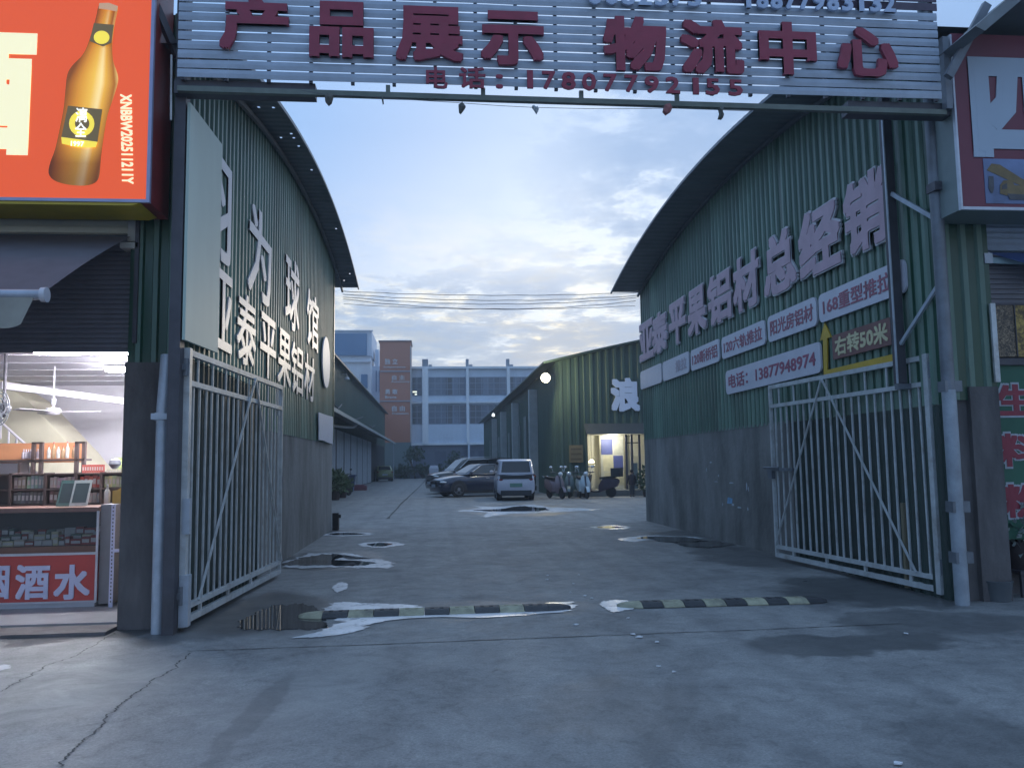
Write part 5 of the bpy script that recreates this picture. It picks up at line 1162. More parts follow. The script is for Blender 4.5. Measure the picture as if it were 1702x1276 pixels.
# ------------------------------------------------------------------ right far warehouse
w3 = thing('warehouse', 'green warehouse with a white 浪 character and lit office behind the scooters', 'warehouse', (8, 40, 0)); YW = 40.0
arcz = lambda x: 6.42+(x-5.4)*.245-.0042*(x-5.4)**2
xs3 = [5.95+(22-5.95)*k/24 for k in range(25)]
corr_front('corrugated_front', w3, M_greenfar, YW, 5.95, 7.48, 0, lambda x: arcz(x), pitch=.4, dep=.05)
corr_front('corrugated_front', w3, M_greenfar, YW, 7.48, 10.9, 3.0, lambda x: arcz(x), pitch=.4, dep=.05)
corr_front('corrugated_front', w3, M_greenfar, YW, 10.9, 22, 0, lambda x: arcz(x), pitch=.4, dep=.05)
corrugated('corrugated_wall', w3, M_greenfar, 5.95, 40, 98, 0, lambda y: 6.45, -1, pitch=.45, dep=.05)
xr3 = [5.3]+xs3; n3 = len(xr3)
b = MB(); b.add([(x, 39.4, arcz(x)+.02) for x in xr3]+[(x, 99, arcz(x)+.02) for x in xr3]+[(x, 39.4, arcz(x)+.10) for x in xr3]+[(x, 99, arcz(x)+.10) for x in xr3], [(i+1, i, n3+i, n3+i+1) for i in range(n3-1)]+[(2*n3+i, 2*n3+i+1, 3*n3+i+1, 3*n3+i) for i in range(n3-1)]+[(i, i+1, 2*n3+i+1, 2*n3+i) for i in range(n3-1)]+[(0, 2*n3, 3*n3, n3)])
b.build('roof', mat('green_roof_edge', (.045, .075, .06), .5, 0, .2, 2), w3)
for px in (880, 850, 830, 815):
    y = 5.62*1375/(px-714.5); MB().box(5.42, 5.89, y, y+.5, 0, 5.8).build('column', mat('grey_column', (.40, .42, .42), .7, 0, .15, 2), w3)
for px, top_ in ((868, 4.6), (857, 4.2), (840, 4.0), (823, 4.0), (808, 4.0)):
    y = 5.80*1375/(px-714.5); MB().box(5.82, 5.89, y, y+1.6, 0, top_).build('shutter_door', mat('grey_green_door', (.16, .19, .18), .6, 0, .25, 1, streak=(1, 1, .2)), w3)
b = MB(); b.prism([(7.3, 39.3, 2.98), (11.1, 39.3, 2.98), (11.1, 39.92, 3.45), (7.3, 39.92, 3.45)], (0, .03, .05)); b.build('entrance_canopy', mat('dark_canopy', (.06, .065, .065), .6), w3)
lw_ = atY(1014, 628, YW-.1); lr_ = atY(1064, 684, YW-.1)
lettering('浪', (lw_.x, YW-.09, lr_.z), (lr_.x-lw_.x, 0, 0), (0, 0, lw_.z-lr_.z), .08, mat('blue_white_letter', (.58, .64, .78), .4, 0, .05, 2), w3, bold=.05)
b = MB(); b.box(7.48, 10.9, YW+1.6, YW+1.65, .25, 3.0); b.box(7.44, 7.48, YW, YW+1.6, .25, 3.0); b.box(10.9, 10.95, YW, YW+1.6, .25, 3.0); b.box(7.48, 10.9, YW, YW+1.6, 2.97, 3.0); b.build('office_wall', mat('cream_office_wall', (.52, .51, .42), .7, 0, .1, .8), w3)
b = MB(); b.box(6.7, 11.2, 38.9, YW+1.6, 0, .28); b.build('office_step', mat('step_concrete', (.13, .14, .14), .8, 0, .2, 1), w3)
fo = lambda px: atY(px, 760, YW+.1).x
fz3 = lambda py: atY(1020, py, YW+.1).z
M_pb = mat('blue_poster', (.07, .09, .26), .5, 0, .12, 3); M_pc = mat('cream_poster', (.55, .52, .36), .6, 0, .15, 3); M_pg = mat('pale_poster', (.42, .43, .38), .6, 0, .15, 3)
YN = YW+1.2
fo = lambda px: atY(px, 760, YN).x
fz3 = lambda py: atY(1020, py, YN).z
gp = thing('notice_wall', 'cream partition covered with blue and cream posters inside the lit office entrance', 'notice board', (fo(1010), YN, .28))
MB().box(fo(998), fo(1038), YN+.10, YN+.14, .282, 2.95).build('partition', mat('cream_partition', (.52, .52, .45), .5, 0, .1, 2), gp)
for l, r, tp, bt, m_ in ((1000, 1019, 729, 755, M_pb), (1021, 1037, 730, 755, M_pg), (1003, 1020, 757, 783, M_pc), (1020, 1036, 757, 781, M_pb), (1004, 1037, 785, 806, M_pc)):
    MB().box(fo(l), fo(r), YN+.085, YN+.097, fz3(bt), fz3(tp)).build('poster', m_, gp)
for px in (998, 1038.5): MB().box(fo(px)-.03, fo(px)+.03, YN+.06, YN+.096, .284, 2.96).build('jamb', mat('brass_jamb', (.30, .28, .20), .4, .3), gp)
fo = lambda px: atY(px, 760, YW+.1).x
fz3 = lambda py: atY(1020, py, YW+.1).z
dr = thing('glass_door', 'dark framed glass door standing open behind the child', 'door', (fo(1046), YW+.1, .28))
b = MB()
for px in (1041, 1050.5, 1063): b.box(fo(px)-.05, fo(px)+.05, YW+.05, YW+.13, .28, 2.95)
b.box(fo(1041)+.05, fo(1063)-.05, YW+.06, YW+.12, fz3(737), fz3(735)); b.build('frame', M_steel_dark, dr)
MB().box(fo(1051)+.05, fo(1063)-.06, YW+.08, YW+.09, .4, 1.9).build('pane', M_glass, dr)
cb = MB(); cb.box(fo(1053), fo(1062), YW+.45, YW+.7, .28, 1.55); tag(cb.build('display_cabinet', mat('blue_grey_cabinet', (.16, .24, .28), .4, 0, .2, 3)), 'blue grey cabinet just inside the office door', 'cabinet')
t = thing('plaque', 'brown wooden plaque on the green wall left of the office', 'plaque', (6.9, 39.9, 1.6))
b = MB(); b.box(6.55, 7.22, 39.86, 39.93, 1.62, 2.46); b.build('board', mat('plaque_wood', (.20, .15, .075), .6, 0, .15, 2), t)
for k in range(3): MB().box(6.62, 7.15, 39.845, 39.858, 1.75+k*.24, 1.83+k*.24).build('text_line', mat('plaque_text', (.12, .085, .04), .6), t)
# office lamp
t = thing('ceiling_lamp', 'small warm lamp glowing inside the office entrance', 'lamp', (fo(988), YW+.8, 2.2)); c = Vector((fo(988), YW+.9, fz3(768)))
MB().lathe([(.03, .16), (.10, .12), (.16, 0), (.02, -.01)], c, seg=14).build('shade', mat('warm_lamp', (.9, .8, .5), .5, emis=(1, .82, .45), estr=6), t, True); MB().tube([c+Vector((0, 0, .16)), (c.x, c.y, 2.97)], .012, 6).build('cord', M_black, t)
pl = bpy.data.lights.new('office_light', 'POINT'); pl.energy = 70; pl.color = (1, .96, .84); pl.shadow_soft_size = .12
po = bpy.data.objects.new('office_light', pl); COL.objects.link(po); po.location = (c.x+1.0, YW+.45, 2.75)
# floodlight
fl = thing('floodlight', 'glaring warm floodlight on a bracket at the eave of the right far warehouse', 'lamp', (5.36, 39.2, 5.7)); c = Vector((5.36, 39.2, 5.68))
MB().lathe([(.02, -.02), (.22, -.02), (.25, .03), (.14, .14), (.03, .16)], c+Vector((0, .02, 0)), axis='y', seg=18).build('housing', M_steel_grey, fl, True)
MB().ball(c+Vector((0, -.02, 0)), (.24, .09, .24), 16, 10).build('lens', mat('floodlight_lens', (1, 1, .9), .4, emis=(1, .86, .50), estr=1.9), fl, True)
MB().tube([c+Vector((0, .12, 0)), (5.6, 39.9, 5.9), (5.95, 40, 5.95)], .03, 6).build('bracket', M_steel_dark, fl)
pl = bpy.data.lights.new('floodlight_beam', 'POINT'); pl.energy = 230; pl.color = (1, .88, .58); pl.shadow_soft_size = .15
po = bpy.data.objects.new('floodlight_beam', pl); COL.objects.link(po); po.location = c+Vector((-.02, -.28, 0))
t = thing('eave_lamp', 'tiny bright lamp under the far end of the right warehouse eave', 'lamp', (5.6, 77, 6.1)); c = atY(820, 690, 74)
MB().lathe([(.03, .2), (.12, .08), (.14, -.06), (.02, -.12)], c, seg=10).build('shade', mat('cool_lamp', (.9, .95, .95), .5, emis=(.9, 1, 1), estr=1.6), t, True); MB().tube([c+Vector((0, 0, .25)), (c.x+.15, c.y, 6.45)], .04, 5).build('arm', M_steel_dark, t)

# ------------------------------------------------------------------ overhead cables
for k, (za, sag, zb3) in enumerate([(6.42, .10, 6.47), (6.36, .16, 6.40), (6.30, .20, 6.36), (6.26, .26, 6.28), (6.14, .13, 6.16)]):
    P0 = Vector((-2.5, 22.9+.1*k, za)); P1 = Vector((5.9, 23.1+.1*k, zb3)); pts = [P0.lerp(P1, u/24)-Vector((0, 0, sag*4*(u/24)*(1-u/24)+.008*math.sin(u*1.7+k))) for u in range(25)]
    mb = MB(); mb.tube(pts, .009 if k != 4 else .007, 5); tag(mb.build('overhead_cable', M_wire), 'thin dark overhead cable strung between the two arched roofs', 'cable', 'cables strung between the two roofs')

# ------------------------------------------------------------------ vehicles
M_carglass = mat('car_glass', (.02, .025, .03), .06, 0, .05, 3, spec=.8); M_tyre = mat('tyre_rubber', (.02, .02, .022), .8, 0, .2, 9); M_rim = mat('alloy_rim', (.34, .36, .40), .35, .4, .1, 9); M_lamp = mat('headlamp_lens', (.55, .58, .62), .1, .2, .05, 9, spec=.9)
M_tail = mat('tail_lamp', (.22, .02, .025), .2, 0, .05, 9); M_lower = mat('black_bumper', (.025, .026, .03), .6, 0, .1, 6); M_num = mat('blue_number_plate', (.32, .38, .46), .4); M_gnum = mat('green_number_plate', (.12, .24, .19), .4, 0, .1, 9)
def car(name, label, cat, loc, rz, Ln, Wd, Ht, belt, st, gh, paint, wr=.37, wx=(.18, .80), rails=False, green=False, spokes=5):
    t = thing(name, label, cat, (*loc, 0), None, rz); h = Wd/2
    X_ = lambda u: Ln/2-u*Ln
    def ring(u, zl, zt, w):
        x = X_(u); y = h*w; pts = []
        half = [(0, zl), (y*.84, zl), (y*.97, zl+.10), (y, zl+.26), (y*.995, zl+(zt-zl)*.62), (y*.965, zt-.10), (y*.90, zt-.03), (y*.70, zt+.0), (0, zt+.025)]
        for yy, z in half: pts.append((x, yy, z))
        for yy, z in half[-2:0:-1]: pts.append((x, -yy, z))
        return pts
    mb = MB(); mb.loft([ring(*s) for s in st]); mb.f = [tuple(reversed(f)) for f in mb.f]; mb.build('body', paint, t, True, False)
    fb, ft, rt, rb, wb, wt = gh
    def G(u, k, s):
        xb = X_(fb)+(X_(rb)-X_(fb))*u; xt = X_(ft)+(X_(rt)-X_(ft))*u; e = 1-(1-k)**1.0
        return Vector((xb+(xt-xb)*k, s*h*(wb+(wt-wb)*k), belt+(Ht-belt)*k))
    mb = MB(); rings = []
    for k in (0, .5, .9, 1.0):
        kk = k if k < 1 else .97; ins = 0 if k < 1 else .10; r = []
        for s in (1, -1):
            us = [0, .04, .35, .65, .96, 1] if s > 0 else [1, .96, .65, .35, .04, 0]
            for u in us:
                p = G(min(max(u, ins*.4), 1-ins*.4), kk, s*(1-ins*.6 if k == 1 else 1)); 
                if u in (0, 1): p.y *= .90
                if k == 1: p.z = Ht
                r.append(p)
        rings.append(r)
    mb.loft(rings); mb.build('cabin', paint, t, True, False)
    def win(nm, us, k0, k1, s, outv, a0=0, a1=0):
        pts = [G(us[0]+a0, k0, s), G(us[1]-a1, k0, s), G(us[1]-a1*.4, k1, s), G(us[0]+a0*.4, k1, s)]; mm = MB(); n_ = (pts[1]-pts[0]).cross(pts[3]-pts[0]).normalized()
        if n_.dot(outv) < 0: n_ = -n_; pts = [pts[0], pts[3], pts[2], pts[1]]
        mm.prism([p+n_*.004 for p in pts], n_*.010); return mm.build(nm, M_carglass, t, False, False)
    for s in (1, -1):
        o_ = Vector((0, s, 0)); win('side_window', (.07, .46), .10, .84, s, o_); win('side_window', (.485, .80), .10, .84, s, o_); win('quarter_window', (.82, .95), .14, .80, s, o_)
        mm = MB(); p = G(.04, .06, s); q = G(.97, .06, s); mm.beam(p+Vector((0, s*.012, 0)), q+Vector((0, s*.012, 0)), .012, .022); mm.build('belt_trim', M_chrome, t, False, False); mm = MB(); arc_ = [G(u_, k_, s)+Vector((0, s*.014, 0)) for u_, k_ in ((.045, .08), (.055, .5), (.075, .90), (.40, .93), (.72, .92), (.93, .80))]; mm.tube(arc_, .013, 5); mm.build('window_trim', M_chrome, t, True, False)
        p = G(.06, .02, s); mm = MB(); mm.ball(p+Vector((-.02, s*.13, .08)), (.07, .11, .075), 10, 7); mm.beam(p+Vector((0, s*.0, .04)), p+Vector((0, s*.1, .06)), .03); mm.build('side_mirror', paint, t, True, False)
        for x in (.47, .74): mm = MB(); mm.box(X_(x)-.10, X_(x)+.10, s*h*1.003-.012, s*h*1.003+.012, belt-.20, belt-.165); mm.build('door_handle', M_chrome, t, False, False)
        if rails: mm = MB(); p = G(.08, 1, s*.93); q = G(.93, 1, s*.93); mm.tube([p+Vector((0, 0, -.0)), p+Vector((-.1, 0, .05)), q+Vector((.1, 0, .05)), q], .018, 6); mm.build('roof_rail', M_chrome, t, True, False)
    for nm, u, (e0, e1) in (('windscreen', 0, (.10, .88)), ('rear_window', 1, (.14, .84))):
        pts = [G(u, e0, .80), G(u, e0, -.80), G(u, e1, -.80), G(u, e1, .80)]; n_ = (pts[1]-pts[0]).cross(pts[3]-pts[0]).normalized(); o_ = Vector((1 if u == 0 else -1, 0, .3))
        if n_.dot(o_) < 0: n_ = -n_; pts.reverse()
        mm = MB(); mm.prism([p+n_*.012 for p in pts], n_*.008); mm.build(nm, M_carglass, t, False, False)
    for w_ in wx:
        for s in (1, -1):
            c = Vector((X_(w_), s*(h-.13), wr)); mm = MB(); mm.lathe([(wr*.6, -.095), (wr*.6, -.115), (wr*.93, -.115), (wr, -.07), (wr, .07), (wr*.93, .115), (wr*.6, .115), (wr*.6, .095)], c, axis='y', seg=26); wl_ = mm.build('wheel', M_tyre, t, True, False)
            mm = MB(); y = s*.118; mm.lathe([(wr*.60, -.02), (wr*.66, 0), (wr*.60, .02)], c+Vector((0, y, 0)), axis='y', seg=26, cap=False); mm.lathe([(.02, -.02), (.08, -.02), (.08, .02), (.02, .02)], c+Vector((0, y, 0)), axis='y', seg=12)
            for k in range(spokes*2): a = math.pi*k/spokes; mm.beam(c+Vector((.05*math.cos(a), y, .05*math.sin(a))), c+Vector((wr*.62*math.cos(a+.16*(-1)**k), y, wr*.62*math.sin(a+.16*(-1)**k))), .016, .020, up=(0, 1, 0))
            mm.build('rim', M_rim, wl_, False, False)
            mm = MB(); arc = [(X_(w_)+(wr+.055)*math.cos(a), wr+(wr+.055)*math.sin(a)) for a in [R_(-8)+R_(196)*k/18 for k in range(19)]]; mm.prism([(x, s*(h+.004), max(.2, z)) for x, z in arc], (0, -s*.03, 0)); mm.build('wheel_arch', M_lower, t, False, False)
    x = Ln/2; zb_f = st[1][2]
    for s in (1, -1):
        mm = MB(); mm.ball((X_(.045), s*h*.74, st[2][2]-.16), (.20, .21, .07), 12, 8); mm.build('headlight', M_lamp, t, True, False)
        mm = MB(); mm.ball((X_(.975), s*h*.78, st[-3][2]-.22), (.12, .16, .07 if not green else .10), 12, 8); mm.build('tail_light', M_tail, t, True, False)
    mm = MB(); mm.box(x-.10, x+.012, -h*.42, h*.42, st[0][1]+.16, st[0][1]+.40); mm.build('grille', M_lower, t, False, False)
    mm = MB(); mm.box(x-.04, x+.026, -.25, .25, st[0][1]+.14, st[0][1]+.28); mm.build('number_plate', M_num, t, False, False)
    mm = MB(); mm.box(-x-.025, -x+.05, -.27, .27, .60, .76); mm.build('number_plate', M_gnum if green else M_num, t, False, False)
    mm = MB(); mm.box(-x-.012, -x+.2, -h*.80, h*.80, .22, .45); mm.build('rear_bumper', M_lower, t, False, False)
    mm = MB(); mm.box(X_(.24), X_(.74), -h*.985, h*.985, .20, .30); mm.build('sill', M_lower, t, False, False)
    return t
SED = [(0, .36, .66, .62), (.012, .26, .80, .80), (.05, .22, .90, .92), (.14, .22, 1.0, .985), (.27, .22, 1.06, 1), (.35, .22, 1.09, 1), (.6, .22, 1.11, 1), (.8, .22, 1.15, 1), (.92, .25, 1.16, .96), (.98, .32, 1.10, .87), (1.0, .42, .98, .76)]
SUVS = [(0, .40, .86, .70), (.012, .30, 1.02, .86), (.05, .28, 1.12, .95), (.14, .28, 1.18, .99), (.27, .28, 1.23, 1), (.35, .28, 1.25, 1), (.6, .28, 1.27, 1), (.8, .28, 1.28, 1), (.93, .30, 1.28, .97), (.985, .36, 1.22, .90), (1.0, .45, 1.1, .84)]
VAN = [(0, .36, .80, .74), (.015, .28, .96, .88), (.05, .26, 1.06, .96), (.12, .26, 1.12, .99), (.2, .26, 1.16, 1), (.5, .26, 1.16, 1), (.8, .26, 1.16, 1), (.95, .28, 1.14, .99), (.99, .32, 1.10, .96), (1.0, .38, 1.04, .93)]
P_navy = mat('navy_car_paint', (.018, .026, .055), .25, .2, .05, 3, coat=.8); P_black = mat('black_car_paint', (.012, .015, .016), .25, .2, .05, 3, coat=.8); P_silver = mat('grey_car_paint', (.16, .19, .21), .3, .4, .05, 3, coat=.6); P_white = mat('white_car_paint', (.52, .52, .60), .3, 0, .04, 3, coat=.6, dirt=.15, dcol=(.35, .35, .4)); P_taxi = mat('olive_taxi_paint', (.16, .19, .06), .35, .1, .05, 3, coat=.5)
car('parked_car', 'dark navy sedan with chrome window line parked behind the white van', 'car', (2.50, 42.7), math.pi+R_(20), 5.35, 1.98, 1.62, 1.10, SED, (.25, .42, .70, .95, .95, .72), P_navy, .385)
car('parked_car', 'black sport utility car with pale roof rails, second in the parked row', 'car', (2.25, 47.5), math.pi+R_(17), 5.3, 2.05, 1.93, 1.26, SUVS, (.22, .36, .90, .985, .95, .76), P_black, .41, rails=True)
car('parked_car', 'grey car mostly hidden at the far end of the parked row', 'car', (2.45, 52.2), math.pi+R_(17), 5.1, 1.98, 1.80, 1.2, SUVS, (.22, .36, .86, .985, .95, .76), P_silver, .40)
van = car('parked_van', 'small white van seen from behind with a green number plate', 'van', (3.62, 38.0), math.pi/2-R_(2), 4.0, 1.68, 1.80, 1.14, VAN, (.10, .24, .965, .992, .97, .84), P_white, .33, wx=(.17, .80), green=True)
b = MB(); b.box(-2.012, -1.9, -.70, .70, .94, 1.10); b.build('tailgate_strip', M_lower, van, False, False)
car('taxi', 'olive green taxi parked by the dark doorway far back on the left', 'taxi', (-5.25, 87.5), math.pi/2+R_(8), 4.6, 1.75, 1.58, 1.02, SED, (.25, .42, .74, .95, .95, .74), P_taxi, .36)

def scooter(label, loc, rz, paint, cat='scooter', box=False, group=None):
    t = thing('scooter', label, cat, (*loc, 0), group, rz); B_ = lambda mb, n, m, s=True: mb.build(n, m, t, s, False)
    for x, n_ in ((.62, 'front'), (-.55, 'rear')):
        mb = MB(); mb.lathe([(.13, -.045), (.21, -.05), (.235, 0), (.21, .05), (.13, .045)], (x, 0, .235), axis='y', seg=20); w_ = B_(mb, 'wheel', M_tyre); mb = MB(); mb.lathe([(.02, -.03), (.14, -.02), (.14, .02), (.02, .03)], (x, 0, .235), axis='y', seg=16); mb.build('rim', M_rim, w_, True, False)
    mb = MB(); mb.loft([[(x, y*w, z0+(z1-z0)*k) for y, k in ((-1, .25), (-.8, 0), (.8, 0), (1, .25), (.85, .9), (.4, 1), (-.4, 1), (-.85, .9))] for x, w, z0, z1 in ((-.92, .05, .62, .74), (-.8, .13, .45, .80), (-.5, .17, .36, .82), (-.2, .17, .26, .78), (-.05, .15, .22, .55))]); B_(mb, 'rear_body', paint)
    mb = MB(); mb.loft([[(x, y*.15, z+(.06 if k else 0)) for y, k in ((-1, 0), (1, 0), (1, 1), (-1, 1))] for x, z in ((-.1, .22), (.15, .22), (.30, .24))]); B_(mb, 'footboard', M_lower, False)
    mb = MB(); mb.loft([[(x+dx, y*w, z) for y, dx in ((-1, -.05), (-.5, .03), (.5, .03), (1, -.05), (.5, -.05), (-.5, -.05))] for x, w, z in ((.36, .13, .22), (.44, .21, .42), (.45, .22, .62), (.38, .16, .85), (.34, .10, .95))]); B_(mb, 'leg_shield', paint)
    mb = MB(); mb.lathe([(.03, .0), (.09, .01), (.10, .05), (.06, .12), (.02, .14)], (.46, 0, 1.0), axis='x', seg=16); hl = B_(mb, 'headlight', M_lamp)
    mb = MB(); mb.tube([(.30, -.36, 1.06), (.34, -.2, 1.08), (.36, 0, 1.02), (.34, .2, 1.08), (.30, .36, 1.06)], .017, 8); mb.tube([(.36, 0, 1.0), (.5, 0, .6), (.62, 0, .235)], .032, 8); B_(mb, 'handlebar', M_steel_dark)
    for s in (-1, 1):
        mb = MB(); mb.tube([(.33, s*.24, 1.08), (.30, s*.30, 1.25)], .008, 6); mb.ball((.29, s*.33, 1.29), (.02, .075, .05), 12, 8); B_(mb, 'mirror', M_chrome)
    mb = MB(); mb.loft([[(x, y*w, z+k*.09) for y, k in ((-1, 0), (1, 0), (.9, 1), (-.9, 1))] for x, w, z in ((-.78, .10, .82), (-.5, .15, .80), (-.2, .14, .77), (-.08, .08, .76))]); B_(mb, 'seat', M_black)
    mb = MB(); arc = [(.62+.27*math.cos(a), .235+.27*math.sin(a)) for a in [R_(10+160*k/10) for k in range(11)]]; n_ = len(arc); mb.add([(x, y, z) for y in (-.065, .065) for x, z in arc], [(i, i+1, n_+i+1, n_+i) for i in range(n_-1)]); B_(mb, 'mudguard', paint)
    if box: mb = MB(); mb.loft([[(x, sy*.22, z) for x, sy in ((-1.02, -1), (-.62, -1), (-.62, 1), (-1.02, 1))] for z in (.86, 1.18, 1.22)]); B_(mb, 'top_box', M_lower, False)
    else: mb = MB(); mb.tube([(-.75, -.14, .86), (-.98, -.1, .92), (-.98, .1, .92), (-.75, .14, .86)], .014, 6); B_(mb, 'grab_rail', M_chrome)
    t.scale = (1.1, 1.1, 1.1); return t
P_s1 = mat('dull_pink_paint', (.20, .15, .17), .35, 0, .1, 5, coat=.3); P_s2 = mat('pale_blue_paint', (.42, .50, .55), .3, 0, .06, 5, coat=.4); P_s3 = mat('plum_paint', (.055, .04, .06), .35, 0, .1, 5, coat=.3); P_s4 = mat('grey_green_paint', (.12, .16, .16), .35, 0, .1, 5, coat=.3)
G_s = 'scooters parked in front of the far right warehouse'
scooter('dull pink scooter closest to the white van', (5.5, 37.6), -math.pi/2+R_(18), P_s1, group=G_s)
scooter('grey green scooter squeezed behind the pale blue one', (6.28, 38.3), -math.pi/2+R_(-12), P_s4, group=G_s)
scooter('pale blue scooter with a round headlight facing the camera', (6.72, 37.3), -math.pi/2+R_(4), P_s2, group=G_s)
scooter('plum scooter with a dark top box in front of the lit office window', (7.55, 37.9), math.pi-R_(30), P_s3, box=True, group=G_s)
scooter('dark motor scooter parked behind the potted plants at the left', (-4.95, 45.6), math.pi*.35, P_s3)

# ------------------------------------------------------------------ child by the office door
def skin_body(name, nodes, edges, m, parent, sub=2):
    me = bpy.data.meshes.new(name+'_skin'); me.from_pydata([n[0] for n in nodes], edges, []); o = bpy.data.objects.new(name, me); COL.objects.link(o)
    sk = o.modifiers.new('skin', 'SKIN'); sk.use_smooth_shade = True; ss = o.modifiers.new('sub', 'SUBSURF'); ss.levels = ss.render_levels = sub
    for i, n in enumerate(nodes): me.skin_vertices[0].data[i].radius = n[1] if isinstance(n[1], tuple) else (n[1], n[1])
    me.skin_vertices[0].data[0].use_root = True
    dg = bpy.context.evaluated_depsgraph_get(); m2 = bpy.data.meshes.new_from_object(o.evaluated_get(dg)); bpy.data.objects.remove(o); bpy.data.meshes.remove(me)
    m2.materials.clear(); m2.materials.append(m); m2.name = name
    for p in m2.polygons: p.use_smooth = True
    q = bpy.data.objects.new(name, m2); COL.objects.link(q); q.parent = parent; return q
c = atZ(1049, 826); kid = thing('person', 'small child in a dark jacket seen from behind before the office door', 'person', (9.15, 38.0, 0), rz=R_(-12)); H_ = 1.27
def cz(*p): return tuple(x*H_ for x in p)
M_skin = mat('skin', (.30, .19, .14), .6, 0, .05, 8)
nodes = [(cz(0, 0, .52), .072*H_)]; edges = []
def chain(start, pts):
    k = start
    for p, r in pts: nodes.append((cz(*p), r*H_)); edges.append((k, len(nodes)-1)); k = len(nodes)-1
    return k
ch_ = chain(0, [((0, 0, .60), .068), ((0, .005, .70), .078), ((0, .0, .79), .055), ((0, .01, .83), .030), ((0, .015, .875), .052), ((0, .015, .935), .062), ((0, .01, .975), .045)])
for s in (-1, 1):
    k = chain(0, [((s*.045, 0, .48), .058), ((s*.05, .012, .28), .040), ((s*.052, -.005, .14), .034), ((s*.054, -.01, .05), .026), ((s*.056, .05, .025), .026), ((s*.058, .10, .02), .018)])
    k = chain(3, [((s*.085, 0, .775), .034), ((s*.125, 0, .70), .028), ((s*.145, .01, .58), .023), ((s*.15, .04, .47), .016), ((s*.152, .05, .44), .017)])
    for q in range(4): chain(k, [((s*.150+.0, .035+.010*q, .415), .0062), ((s*.147, .040+.010*q, .395-.004*(q in (1, 2))), .0056), ((s*.143, .044+.010*q, .38), .005)])
    chain(k, [((s*.146, .066, .432), .0066), ((s*.142, .074, .415), .0058)])
skin_body('body', nodes, edges, M_skin, kid, 1)
mb = MB(); rings = []
for z, rx, ry in ((.44, .115, .09), (.50, .118, .092), (.60, .105, .085), (.70, .108, .085), (.77, .112, .075), (.80, .085, .06), (.825, .05, .045)):
    rings.append([cz(rx*math.cos(a), ry*math.sin(a)+.003, z) for a in [2*math.pi*k/18 for k in range(18)]])
mb.loft(rings, cap=False)
for s in (-1, 1): mb.tube([cz(s*.085, 0, .785), cz(s*.128, 0, .70), cz(s*.148, .01, .58), cz(s*.152, .036, .485)], [.045*H_, .038*H_, .032*H_, .027*H_], 12)
mb.build('jacket', mat('dark_jacket', (.035, .03, .04), .8, 0, .2, 8), kid, True, False)
mb = MB()
for s in (-1, 1): mb.tube([cz(s*.042, 0, .50), cz(s*.05, .010, .30), cz(s*.052, -.004, .14), cz(s*.054, -.008, .075)], [.064*H_, .047*H_, .040*H_, .036*H_], 12)
mb.build('trousers', mat('grey_trousers', (.07, .075, .085), .8, 0, .2, 8), kid, True, False)
for s in (-1, 1): MB().ball(cz(s*.056, .035, .025), (.035*H_, .075*H_, .027*H_), 12, 8).build('shoe', M_black, kid, True, False)
mb = MB(); mb.ball(cz(0, .004, .94), (.066*H_, .068*H_, .066*H_), 14, 10); mb.build('hair', mat('black_hair', (.012, .010, .010), .6, 0, .2, 30), kid, True, False)
mb = MB()
for s in (-1, 1): mb.ball(cz(s*.064, .018, .905), (.010*H_, .014*H_, .020*H_), 8, 6)
mb.build('ear', M_skin, kid, True, False)
mb = MB(); mb.ball(cz(0, .078, .90), (.010*H_, .014*H_, .013*H_), 8, 6); mb.build('nose', M_skin, kid, True, False)
mb = MB()
mb.ball(cz(.022, .071, .918), (.009*H_, .006*H_, .006*H_), 8, 6); mb.build('eye', M_black, kid, True, False)
mb = MB(); mb.ball(cz(-.022, .071, .918), (.009*H_, .006*H_, .006*H_), 8, 6); mb.build('eye', M_black, kid, True, False)
potted('dark bushy potted plant against the right wall corner by the office', (9.75, 37.6, 0), (.40, .4, .62), .34, 520, .13, M_leaf, 14, .80)

# ------------------------------------------------------------------ shrubs before the far building
def shrub(label, c, rad, n, ls, seed, name='shrub', lm=None, trunk=.0):
    r_ = random.Random(seed); t_ = thing(name, label, name.replace('_', ' '), c, 'planting in front of the far building'); c = Vector(c); m_ = MB()
    for k in range(7):
        o = Vector((r_.uniform(-.6, .6)*rad[0], r_.uniform(-.5, .5)*rad[1], trunk+rad[2]*r_.uniform(.5, 1.35))); leaf_cloud(m_, c+o, (rad[0]*.55, rad[1]*.55, rad[2]*.5), n//7, ls, r_)
    m_.build('crown', lm or M_leaf, t_); m_ = MB()
    for k in range(5): a = r_.uniform(0, 6.28); m_.tube([c, c+Vector((.2*rad[0]*math.cos(a), .2*rad[1]*math.sin(a), trunk*.6+rad[2]*.4)), c+Vector((.6*rad[0]*math.cos(a), .6*rad[1]*math.sin(a), trunk+rad[2]*1.2))], [.09, .06, .02], 6)
    m_.build('trunk', M_stem, t_)
YS = 100
sx_ = lambda px: atY(px, 760, YS).x
for px, rad, ls, sd_, tr, lab in ((690, (1.5, 1.2, 1.5), .34, 1, 1.0, 'tallest dark shrub left of the parked cars before the far building'), (703, (1.4, 1.1, .95), .3, 2, 0, 'broad low shrub just left of the black car'), (672, (1.3, 1.0, .9), .3, 3, 0, 'low dark shrub under the orange tower'),
                              (727, (1.1, 1.0, .9), .28, 4, 0, 'low shrub above the bonnet of the grey car'), (757, (1.3, 1.0, 1.5), .3, 5, .6, 'shrub rising behind the windscreen of the black car'), (785, (1.4, 1.0, 1.0), .3, 6, .3, 'bushy shrub behind the roof of the navy sedan'), (652, (1.0, .9, .6), .26, 7, 0, 'smallest shrub beside the olive taxi')):
    shrub(lab, (sx_(px), YS, 0), rad, 420, ls, sd_, lm=M_leaf, trunk=tr)
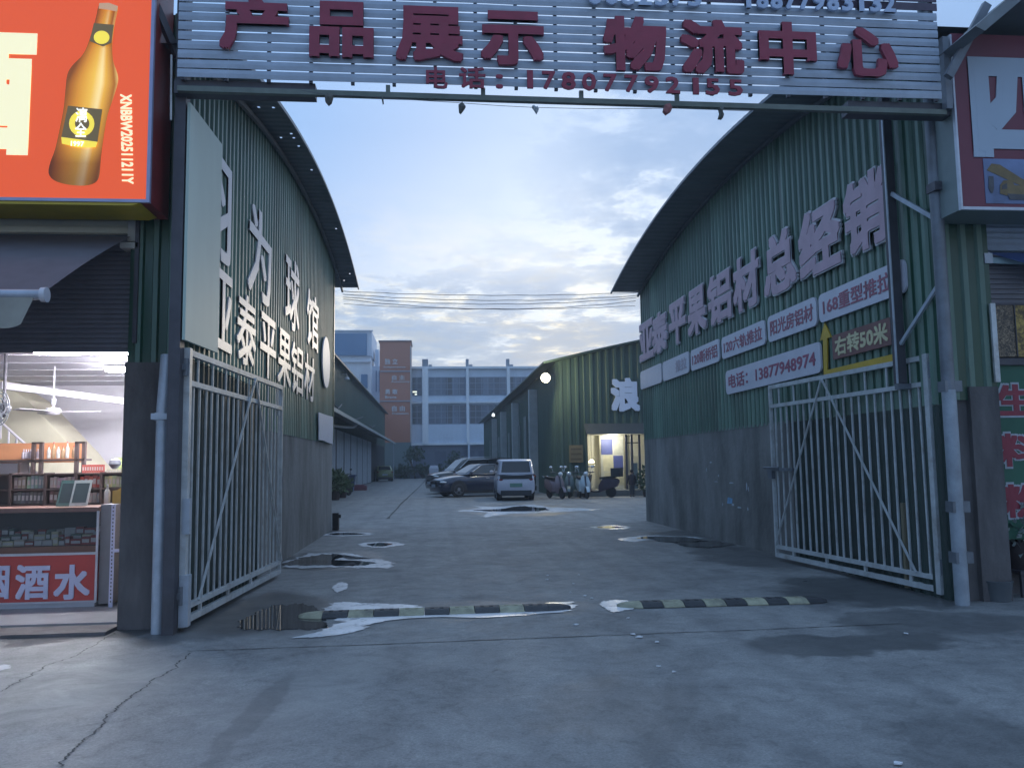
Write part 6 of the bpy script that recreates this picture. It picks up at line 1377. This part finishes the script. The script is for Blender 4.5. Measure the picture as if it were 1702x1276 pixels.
b = MB(); b.box(sx_(640), sx_(800), YS+2.2, YS+2.5, 0, .9); tag(b.build('planter_wall', M_fdark), 'low dark planter wall behind the shrubs at the end of the yard', 'wall')
c = Vector((sx_(721), YS-3, 0)); b = MB(); b.loft([[c+Vector((sx*.5, sy*.35, .05)) for sx, sy in ((-1, -1), (1, -1), (1, 1), (-1, 1))], [c+Vector((sx*.55, sy*.4, 1.2)) for sx, sy in ((-1, -1), (1, -1), (1, 1), (-1, 1))], [c+Vector((sx*.4, sy*.3, 1.55)) for sx, sy in ((-1, -1), (1, -1), (1, 1), (-1, 1))]])
tag(b.build('cloth_bundle', M_plate), 'pale bundle standing among the shrubs left of the black car', 'bundle')
# scattered litter on the concrete
rl = random.Random(21); M_lit = mat('pale_litter', (.62, .62, .64), .7, 0, .1, 20)
for k, (px, py, s) in enumerate([(910, 957, .035), (909, 964, .04), (953, 971, .03), (962, 956, .025), (972, 991, .035), (984, 995, .04), (948, 985, .02), (1044, 1028, .03), (1052, 1055, .05), (1062, 1060, .06), (1092, 1068, .04), (1095, 1109, .03), (1120, 1118, .03), (1493, 1271, .05), (1506, 1054, .05), (957, 1039, .045), (402, 962, .05)]):
    c = atZ(px, py); mb = MB(); pts = [(c.x+.6*s*rl.uniform(.6, 1.2)*math.cos(a), c.y+.6*s*rl.uniform(.5, 1.0)*math.sin(a), .012+rl.uniform(0, .006)) for a in [2*math.pi*q/7 for q in range(7)]]; mb.prism(pts, (0, 0, -.007))
    tag(mb.build('litter', M_lit), 'small pale scrap of litter lying on the concrete', 'litter', 'litter scattered on the concrete')

# ------------------------------------------------------------------ evening haze
hm = bpy.data.materials.new('evening_haze'); hm.use_nodes = True; t_ = hm.node_tree
for n in list(t_.nodes): t_.nodes.remove(n)
ho = t_.nodes.new('ShaderNodeOutputMaterial'); hv = t_.nodes.new('ShaderNodeVolumePrincipled'); hv.inputs['Color'].default_value = (.80, .86, .95, 1); hv.inputs['Density'].default_value = .0019; hv.inputs['Anisotropy'].default_value = .35
t_.links.new(hv.outputs[0], ho.inputs['Volume'])
b = MB(); b.box(-520, 520, -80, 920, -1, 24); hz = b.build('haze', hm); hz['kind'] = 'stuff'
